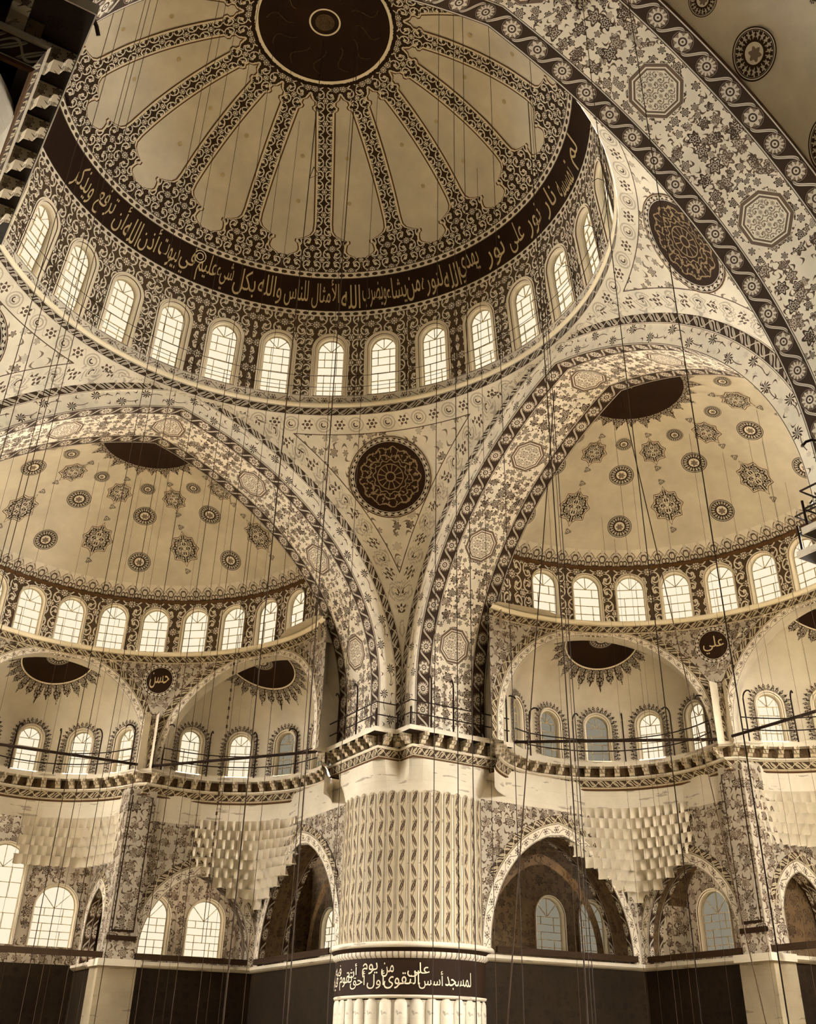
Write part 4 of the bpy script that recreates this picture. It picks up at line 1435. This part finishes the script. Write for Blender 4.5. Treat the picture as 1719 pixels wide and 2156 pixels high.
    wall('wall_%s_aisle' % key, 'tiled wall with the tall pointed arch beside the pier on the %s' % sd, FA, 13.6, 25.5, [(20.35, 3.95, 1.0, 4.0)])
    wall('wall_%s_bay' % key, 'tiled wall with the smaller pointed arch under the %s exedra corner' % sd, FB, 5.5, 11.62, [(8.55, 2.75, .7, 4.3)], depth=.9)
    wall('wall_%s_recess_side' % key, 'narrow tiled side wall of the middle recess on the %s with small arch' % sd, FR, 25.2, 29.5, [(27.4, 1.35, .5, 5.2)], depth=.6)
    b = MB()
    b.grid(lambda i, j: (Lp((4.98, (25.7, 29.2)[i], (3.7, 8)[j])), (i * 3.5, j * 4)), 2, 2)
    b.grid(lambda i, j: (Lp(((4.25, 4.98)[i], 29.2, (3.7, 8)[j])), (i * .7, j * 4)), 2, 2)
    b.grid(lambda i, j: (Lp(((4.25, 4.98)[i], 25.7, (3.7, 8)[j])), (i * .7, j * 4)), 2, 2)
    b.grid(lambda i, j: (Lp(((4.25, 4.98)[i], (25.7, 29.2)[j], 8)), (i * .7, j * 3)), 2, 2)
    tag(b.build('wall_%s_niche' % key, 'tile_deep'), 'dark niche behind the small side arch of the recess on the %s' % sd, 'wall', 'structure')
    # back wall of the middle recess with windows
    w = thing('wall_%s_recess_back' % key, 'tiled back wall of the middle recess on the %s with tall windows' % sd, 'wall', 'structure')
    b = MB()
    for x0, x1, cx, hw, h in ((1.45, 4.25, 2.95, 1.02, 2.7), (-1.45, 1.45, 0, 1.05, 4.4), (-4.25, -1.45, -2.95, 1.02, 2.7)):
        bay_with_hole(b, lambda x, z: FK(x, z, 0), x0, x1, 3.75, 11.0, (x0 + x1) / 2, 4.5, hw, h, rings=3)
    b.build('tile_panel', 'tile', w)
    b = MB(); b.grid(lambda i, j: (FK((-4.25, 4.25)[i], (FLOOR, 3.76)[j], 0), (i * 8, j * 5)), 2, 2); b.build('lower_wall', 'tile_dark', w)
    lit0 = key == 'north'
    for cx, hw, h, nm in ((2.85, 1.0, 2.7, 'low right'), (0, 1.03, 4.4, 'tall middle'), (-2.85, 1.0, 2.7, 'low left')):
        p = FK(cx, 4.5, 0); q = FK(cx, 4.5, 1)
        put_window('%s window at the back of the %s recess' % (nm, sd), frame_at(p, q - p), window_meshes('recess%.1f' % h, hw, h, lit0, rows=5, fr=.12), 'ground recess windows')
    # far side of the recess
    b = MB(); b.grid(lambda i, j: (Lp((-4.25, (25, 29.5)[i], (FLOOR, 11)[j])), (i * 4.5, j * 9)), 2, 2)
    tag(b.build('wall_%s_recess_far' % key, 'tile'), 'plain far side wall of the middle recess on the %s' % sd, 'wall', 'structure')
    # chamber behind the bay arch
    ch = thing('wall_%s_bay_chamber' % key, 'vaulted window bay behind the smaller pointed arch on the %s' % sd, 'wall', 'structure')
    b = MB()
    for x0, x1 in ((5.0, 5.87), (11.77, 12.0)): b.grid(lambda i, j: (Lp(((x0, x1)[i], 28.4, (3.75, 9)[j])), ((x0, x1)[i], (3.75, 9)[j])), 2, 2)
    for x0, x1 in ((5.87, 8.83), (8.83, 11.77)):
        bay_with_hole(b, lambda x, z: Lp((x, 28.4, z)), x0, x1, 3.75, 9.0, (x0 + x1) / 2, 4.35, .98, 2.6, rings=3)
    b.build('window_wall', 'tile', ch)
    b = MB()
    for s_ in (5.0, 12.0): b.grid(lambda i, j: (Lp((s_, (25.8, 28.4)[i], (3.7, 9)[j])), (i * 2, j * 5)), 2, 2)
    b.build('side_wall', 'tile', ch)
    b = MB(); n_ = 13
    b.grid(lambda i, j: (Lp((8.5 - 3.5 * math.cos(PI * i / 12), (25.8, 28.4)[j], 6.4 + 2.4 * math.sin(PI * i / 12))), (i * .6, j * 2)), n_, 2)
    b.build('vault', 'tile_deep', ch, True)
    b = MB(); b.grid(lambda i, j: (Lp(((5, 12)[i], (25, 28.4)[j], 3.72)), (i * 7, j * 3)), 2, 2); b.build('gallery_floor', 'stone', ch)
    for cx, nm in ((7.35, 'first'), (10.3, 'second')):
        p = Lp((cx, 28.4, 4.35)); q = Lp((cx, 29, 4.35))
        put_window('%s arched window %s the pilaster inside the %s pointed bay' % ('bright' if lit0 else 'dim', {'first': 'next to', 'second': 'farther from'}[nm], sd), frame_at(p, q - p), window_meshes('bay', .95, 2.6, lit0, rows=5, fr=.14), 'bay windows')
    # aisle behind the tall arch
    ai = thing('wall_%s_aisle_chamber' % key, 'dark aisle seen through the tall pointed arch on the %s' % sd, 'wall', 'structure')
    wins = [(28.6, True)] if key == 'north' else [(24.4, False), (27.2, False)]
    b = MB(); xe = [15.0] + [ (a[0] + c[0]) / 2 for a, c in zip(wins[:-1], wins[1:])] + [31.0]
    FW = lambda x, z: Lp((17.6, x, z))
    for (cx, lit), xa, xb in zip(wins, xe[:-1], xe[1:]):
        hwid = min(cx - xa, xb - cx)
        bay_with_hole(b, FW, cx - hwid, cx + hwid, 3.7, 10, cx, 4.5, .9, 2.6)
        for u0, u1 in ((xa, cx - hwid), (cx + hwid, xb)):
            if u1 - u0 > .01: b.grid(lambda i, j: (FW((u0, u1)[i], (3.7, 10)[j]), ((u0, u1)[i], (3.7, 10)[j])), 2, 2)
        p = Lp((17.6, cx, 4.5)); q = Lp((18, cx, 4.5))
        put_window('%s window deep in the aisle beyond the tall arch on the %s%s' % ('bright' if lit else 'dim', sd, '' if len(wins) == 1 else (', nearer the pier' if cx < 26 else ', farther from the pier')), frame_at(p, q - p), window_meshes('aisle', .88, 2.6, lit, rows=5, fr=.12), 'aisle windows')
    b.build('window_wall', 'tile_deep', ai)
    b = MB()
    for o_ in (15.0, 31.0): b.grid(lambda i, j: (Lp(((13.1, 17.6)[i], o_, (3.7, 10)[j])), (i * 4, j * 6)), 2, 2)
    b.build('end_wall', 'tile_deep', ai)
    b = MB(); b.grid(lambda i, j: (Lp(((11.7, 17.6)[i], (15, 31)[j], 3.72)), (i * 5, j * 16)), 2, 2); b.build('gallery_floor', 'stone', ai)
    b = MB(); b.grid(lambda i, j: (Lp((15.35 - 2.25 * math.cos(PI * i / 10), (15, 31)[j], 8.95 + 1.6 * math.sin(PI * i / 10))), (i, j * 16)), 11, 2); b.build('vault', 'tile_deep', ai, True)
    b = MB(); b.grid(lambda i, j: (Lp((13.12, (24.3, 31)[i], (3.7, 10)[j])), (i * 7, j * 6)), 2, 2)
    b.grid(lambda i, j: (Lp((13.12, (15, 16.4)[i], (3.7, 10)[j])), (i * 2, j * 6)), 2, 2); b.build('inner_wall', 'tile_deep', ai)
    # inner arch of the aisle
    b = MB(); A, TA = resample(arch_curve(3.2, .8, 4.2, 1, 3.75, 0, 20), 41); B_, _ = resample(arch_curve(3.2, .8, 4.2, 1, 3.75, .4, 20), 41)
    b.grid(lambda i, j: (Lp((14.6, 21.6 + (A, B_)[j][i][0], (A, B_)[j][i][1])), (TA[i], j * .4)), 41, 2); b.build('inner_arch_band', 'tile_deep', ai)
    # ---------------- pilaster between the exedrae
    pl = thing('pilaster', 'tile-faced pilaster between the exedrae on the %s' % sd, 'pilaster', 'structure')
    def pbox(name, s0, s1, o0, o1, z0, z1, m):
        b = MB(); c = [(s0, o1), (s0, o0), (s1, o0), (s1, o1)]
        for (a, c2) in zip(c[:-1], c[1:]):
            i0 = len(b.v); ln = math.dist(a, c2)
            for q, u in ((a, 0), (c2, ln)):
                for z in (z0, z1): b.vert(Lp((q[0], q[1], z)), (u, z))
            b.f.append((i0, i0 + 2, i0 + 3, i0 + 1))
        i0 = len(b.v)
        for q in c: b.vert(Lp((q[0], q[1], z1)), (0, 0))
        for q in c: b.vert(Lp((q[0], q[1], z0)), (0, 0))
        b.f += [(i0, i0 + 1, i0 + 2, i0 + 3), (i0 + 4, i0 + 7, i0 + 6, i0 + 5)]
        return b.build(name, m, pl)
    pbox('shaft', 4.2, 5.6, 24.8, 26, 3.7, 11.2, 'tile')
    pbox('front_panel', 4.42, 5.38, 24.77, 24.9, 5.0, 10.9, 'tile')
    pbox('panel_edge', 4.36, 5.44, 24.785, 24.9, 4.9, 10.9, 'ink')
    pbox('base_band', 4.2, 5.6, 24.76, 24.9, 4.55, 4.75, 'ink')
    pbox('cap_moulding', 3.9, 5.9, 24.5, 26, 3.5, 3.78, 'stone')
    pbox('lower_shaft', 4.0, 5.8, 24.7, 26, FLOOR, 3.5, 'stone_dim')
    # ---------------- muqarnas corners
    for a, cs, co, label in ((60, 11.62, 25.0, 'corner'), (0, 4.25, 29.5, 'middle')):
        c = ex_center(a)
        mq = thing('muqarnas_vault', 'stone muqarnas tiers filling the %s under the %s walkway' % ('corner between two pointed arches' if a else 'recess corner', sd), 'muqarnas', 'structure')
        PS, RW = (PSI1, RW1) if a else (PSI0, RW0)
        tiers = 9
        for k in range(tiers if a else 5):
            t = (k + .3) / tiers; z0 = 10.15 - (k + 1) * .43
            hr = (64, 60, 55, 48, 42, 35, 27, 18, 9)[k]
            cor = math.degrees(math.atan2(cs - c[0], co - c[1]))
            def rad(chi):
                rt_ = np.interp(-(chi - a), [-q for q in PS], RW) + .46
                ss, cc = math.sin(R(chi)), math.cos(R(chi))
                rb = min((co - c[1]) / max(cc, 1e-3), (cs - c[0]) / max(ss, 1e-3))
                return min(rt_ * (1 - t) + rb * t, rb + .05) - .12
            lo, hi = max(cor - hr, 2), min(cor + hr, 88)
            st_ = 5.6; i0 = math.ceil((lo - cor) / st_ - .5 * (k % 2)); i1 = math.floor((hi - cor) / st_ - .5 * (k % 2))
            for i in range(i0, i1):
                c0 = cor + st_ * (i + .5 * (k % 2)); c1 = c0 + st_
                pa, pb = [(c[0] + rad(q) * math.sin(R(q)), c[1] + rad(q) * math.cos(R(q))) for q in (c0, c1)]
                P0, P1 = Lp((pa[0], pa[1], z0)), Lp((pb[0], pb[1], z0)); mid = (P0 + P1) / 2
                out = mid - Lp((c[0], c[1], z0)); dx = P1 - P0
                o_ = dx.cross(Vector((0, 0, 1)))
                if o_.dot(out) < 0: o_ = -o_
                M = frame_at(mid, o_) @ Matrix.Diagonal((dx.length * 1.02, 1, .44, 1))
                local_obj('muqarnas_cell', cell_mesh(), mq, M)
    # ---------------- tie beams
    for nm, p, q, lb in (('aisle', (11.5, 16.6, 3.95), (11.5, 24.4, 3.95), 'across the tall arch'), ('bay', (5.7, 24.95, 3.95), (11.3, 24.95, 3.95), 'across the smaller arch'), ('recess', (-4.2, 25.0, 3.95), (4.2, 25.0, 3.95), 'across the mouth of the recess')):
        a, b2 = Lp(p), Lp(q); b = MB(); d = (b2 - a); M = frame_at((a + b2) / 2, d.cross(Vector((0, 0, 1)))); l = d.length / 2
        b.box((-l, -.1, -.12), (l, .1, .12), M)
        tag(b.build('tie_beam', 'timber'), 'dark timber tie beam %s on the %s' % (lb, sd), 'beam', 'structure')
lower_part('north', Ln, 'left', 1)
lower_part('east', Le, 'right', -1)

# ------------------------------------------------------------------ railings with lamp hooks
def hook_post(b, p, d, h=2.3, hook=True, r=.038):
    """p base, d unit vector toward the hall"""
    p = Vector(p); d = Vector((d[0], d[1], 0)).normalized()
    pts = [p, p + Vector((0, 0, h * .5)), p + Vector((0, 0, h - .35))]
    if hook:
        c = p + Vector((0, 0, h - .35)) + d * .3
        pts += [c + (-d * math.cos(R(t)) + Vector((0, 0, 1)) * math.sin(R(t))) * .3 for t in (30, 60, 90, 120, 150)]
    b.tube(pts, r, 6)
def railing(label, line, norm, posts, closed_z=12.2, group='iron walkway railings'):
    """line: list of (x, y) world; norm(i) -> hall direction; posts: list of (arc fraction, hook)"""
    rl = thing('iron_railing', label, 'railing', group=group, loc=(line[0][0], line[0][1], closed_z))
    P = np.array(line); T = np.r_[0, np.cumsum(np.hypot(*np.diff(P, axis=0).T))]
    for z in (.55, 1.1):
        b = MB(); b.tube([(x, y, closed_z + z) for x, y in line], .028, 6); b.build('rail', 'iron', rl)
    for t, hook in posts:
        t *= T[-1]
        x, y = np.interp(t, T, P[:, 0]), np.interp(t, T, P[:, 1])
        b = MB(); hook_post(b, (x, y, closed_z), norm(x, y), 2.3 if hook else 1.15, hook); b.build('hooked_post' if hook else 'post', 'iron', rl)
for key, L, sd in (('north', Ln, 'left'), ('east', Le, 'right')):
    pth = walk_path(-.12)
    for a, seg, nm in ((60, pth[2:44], 'pier-side'), (0, pth[46:88], 'middle')):
        c = ex_center(a); cw = L(c[0], c[1], 0)
        line = [L(x, y, 0)[:2] for x, y in seg]
        railing('iron railing with lamp hooks along the %s exedra walkway on the %s' % (nm, sd), line, lambda x, y: (cw[0] - x, cw[1] - y), [(t, True) for t in lsp(.02, .98, 6)])
ol = [Vector(p) for p in poly_off(.12)]
for ang, cx, cy, lab in ((0, PC, PC, 'iron railing with lamp hooks round the central pier platform'), (-90, PC, -PC, 'iron railing on the near right pier platform at the picture edge'), (180, -PC, -PC, 'iron railing on the near left pier platform overhead')):
    rot = Matrix.Rotation(R(ang), 2)
    seq = [ol[5], ol[0], ol[1], ol[2], ol[3]]
    line = []
    for p, q in zip(seq[:-1], seq[1:]):
        line += [p + (q - p) * t for t in (0, .25, .5, .75)]
    line.append(seq[-1])
    line = [tuple(rot @ p + Vector((cx, cy))) for p in line]
    L1 = [(q - p).length for p, q in zip(seq[:-1], seq[1:])]; tot = sum(L1)
    k1, k2, k3 = L1[0] / tot, (L1[0] + L1[1]) / tot, (L1[0] + L1[1] + L1[2]) / tot
    fr_ = [(.01, True), (k1 * .33, True), (k1 * .66, True), (k1, False), (k2, False), (k3, False), (k3 + (1 - k3) * .2, True), (k3 + (1 - k3) * .42, True), (k3 + (1 - k3) * .7, True), (.99, True)]
    railing(lab, line, lambda x, y: (-cx * .5 - (x - cx) * 0, -cy * .5), fr_)

rl = thing('iron_railing', 'thin iron railing circling in front of the dome windows', 'railing', group='iron walkway railings', loc=(0, 0, 26.5))
for z in (27.3, 27.95):
    b = MB(); b.tube([(11.55 * math.cos(R(a)), 11.55 * math.sin(R(a)), z) for a in lsp(0, 360, 113)], .012, 5); b.build('rail', 'iron', rl)
for k in range(28):
    a = R(45 + 360 / 28 * (k + .5)); d_ = Vector((math.cos(a), math.sin(a), 0))
    b = MB(); p = d_ * 11.55 + Vector((0, 0, 26.45))
    b.tube([p, p + Vector((0, 0, 1.3)), p + Vector((0, 0, 1.75)) - d_ * .06, p + Vector((0, 0, 1.9)) - d_ * .3, p + Vector((0, 0, 1.75)) - d_ * .5], .014, 5); b.build('hooked_post', 'iron', rl)

# ------------------------------------------------------------------ long poles laid along the walkways
for key, L, sd in (('north', Ln, 'left'), ('east', Le, 'right')):
    for p, q, lb in (((10.6, 17.2, 12.32), (5.0, 24.5, 12.32), 'from the pier platform to the pilaster'), ((4.3, 24.6, 12.32), (-4.3, 24.6, 12.32), 'across the middle exedra')):
        b = MB(); b.tube([L(*p), L(*q)], .07, 8)
        tag(b.build('iron_pole', 'iron'), 'straight dark pole laid %s on the %s walkway' % (lb, sd), 'pole', group='poles on the walkways')

# ------------------------------------------------------------------ lamp cables
def z_top(x, y):
    r = math.hypot(x, y)
    if r < 11.2 and abs(x) < BF and abs(y) < BF:
        for ph in lsp(23, 90, 300):
            p = dome_pt(0, ph)
            if p.x <= r: return p.z
        return 39
    for s_, o_ in ((x, y), (y, x), (x, -y), (y, -x)):
        if o_ > BF:
            if o_ < BB:
                c = arch_curve(AS, AE, AZ, AK, PLAT, 0, 60); u = np.array([k[0] for k in c if k[0] >= 0][::-1]); z = np.array([k[1] for k in c if k[0] >= 0][::-1])
                return float(np.interp(abs(s_), u, z))
            d2 = s_ ** 2 + (o_ - YC) ** 2
            return CAPZ + math.sqrt(max(CAPR ** 2 - d2, 1))
    return 25.8
CAB = [(-8.13, -5.01), (-8.0, -3.01), (-9.25, -6.89), (-5.62, -3.45), (-2.9, -2.14), (0.39, 0.89), (0.98, -1.56), (2.29, -1.1), (0.76, -8.29), (0.3, -10.39), (3.37, -7.68), (3.19, -10.11), (1.02, -14.92), (-0.47, -17.72), (-8.8, -4.93), (-7.62, -3.06), (-4.65, -0.59), (-3.69, -1.89), (1.41, 9.07), (1.23, 4.87), (3.61, 7.13), (1.75, 0.29), (-6.41, 12.91), (-5.26, 15.79), (-3.9, 17.2), (-1.71, 19.24), (-1.4, 18.3), (0.65, 19.73), (-0.54, 11.77), (0.85, 15.53), (3.16, 16.92), (4.07, 15.55), (5.19, 14.06), (4.46, 11.12), (8.25, -3.9), (7.69, -4.74), (20.31, 6.77), (21.38, 7.14), (22.66, 7.29), (20.12, 4.17), (19.61, 3.27), (22.53, 4.54), (20.63, 0.68), (23.1, 2.41), (22.27, 0.27), (25.64, 2.47), (21.45, -1.92), (21.0, -2.98), (24.58, -1.09), (22.59, -1.77), (-0.81, 1.36), (-3.87, 0.24), (0.13, -3.37), (0.06, -10.23), (8.78, 0.76), (13.24, 2.35), (14.09, -1.12)]
def bearing(c): return -math.atan2(c[1] + 26.8, c[0] + 11.13)
groups = {'the great dome': [], 'the left half dome': [], 'the right half dome': []}
for c in CAB:
    k = 'the left half dome' if c[1] > 11 else 'the right half dome' if c[0] > 12 else 'the great dome'
    groups[k].append(c)
for k, lst in groups.items():
    lst.sort(key=bearing)
    for n_, (x, y) in enumerate(lst):
        b = MB(); zt = z_top(x, y) - .02
        r_ = .0095 if k == 'the great dome' else .0062
        if (x, y) in ((8.25, -3.9), (0.39, 0.89)): r_ = .02
        b.tube([(x, y, zt), (x, y, zt * .66), (x, y, zt * .33), (x, y, .2)], r_, 5)
        tag(b.build('lamp_cable', 'rope'), 'thin lamp cable hanging from %s, %s from the left' % (k, ordinal(n_ + 1)), 'cable', group='lamp cables')
for p, q, lb in (((13.0, 1.2, z_top(13.0, 1.2)), (9.6, 1.9, FLOOR), 'leaning toward the pier'), ((16.6, 0.8, z_top(16.6, .8)), (18.6, -.9, FLOOR), 'leaning away from the pier')):
    b = MB(); b.tube([p, q], .022, 5)
    tag(b.build('slanting_rope', 'rope'), 'slanting rope before the right exedra windows %s' % lb, 'rope', group='slanting ropes')
# a chain with links before the left exedra
b0 = thing('hanging_chain', 'chain of beads hanging before the left exedra windows', 'chain', loc=(6.0, 17.5, 25))
b = MB(); b.tube([(6.0, 17.5, 24.6), (6.0, 17.5, 4)], .014, 5); b.build('cord', 'rope', b0)
for k in range(26):
    b = MB(); z = 16.2 - k * .42
    b.tube([(6.0, 17.5, z + .07), (6.0, 17.5, z), (6.0, 17.5, z - .07)], .045, 6); b.build('bead', 'rope', b0)
# triangular lamp hanger on the dome chain
b = MB(); b.tube([(.5, .8, 31.1), (.44, 1.0, 30.6), (.68, .62, 30.6), (.5, .8, 31.1)], .018, 5)
tag(b.build('lamp_hanger', 'rope'), 'small triangular hanger on a cable before the painted dome ribs', 'hanger')
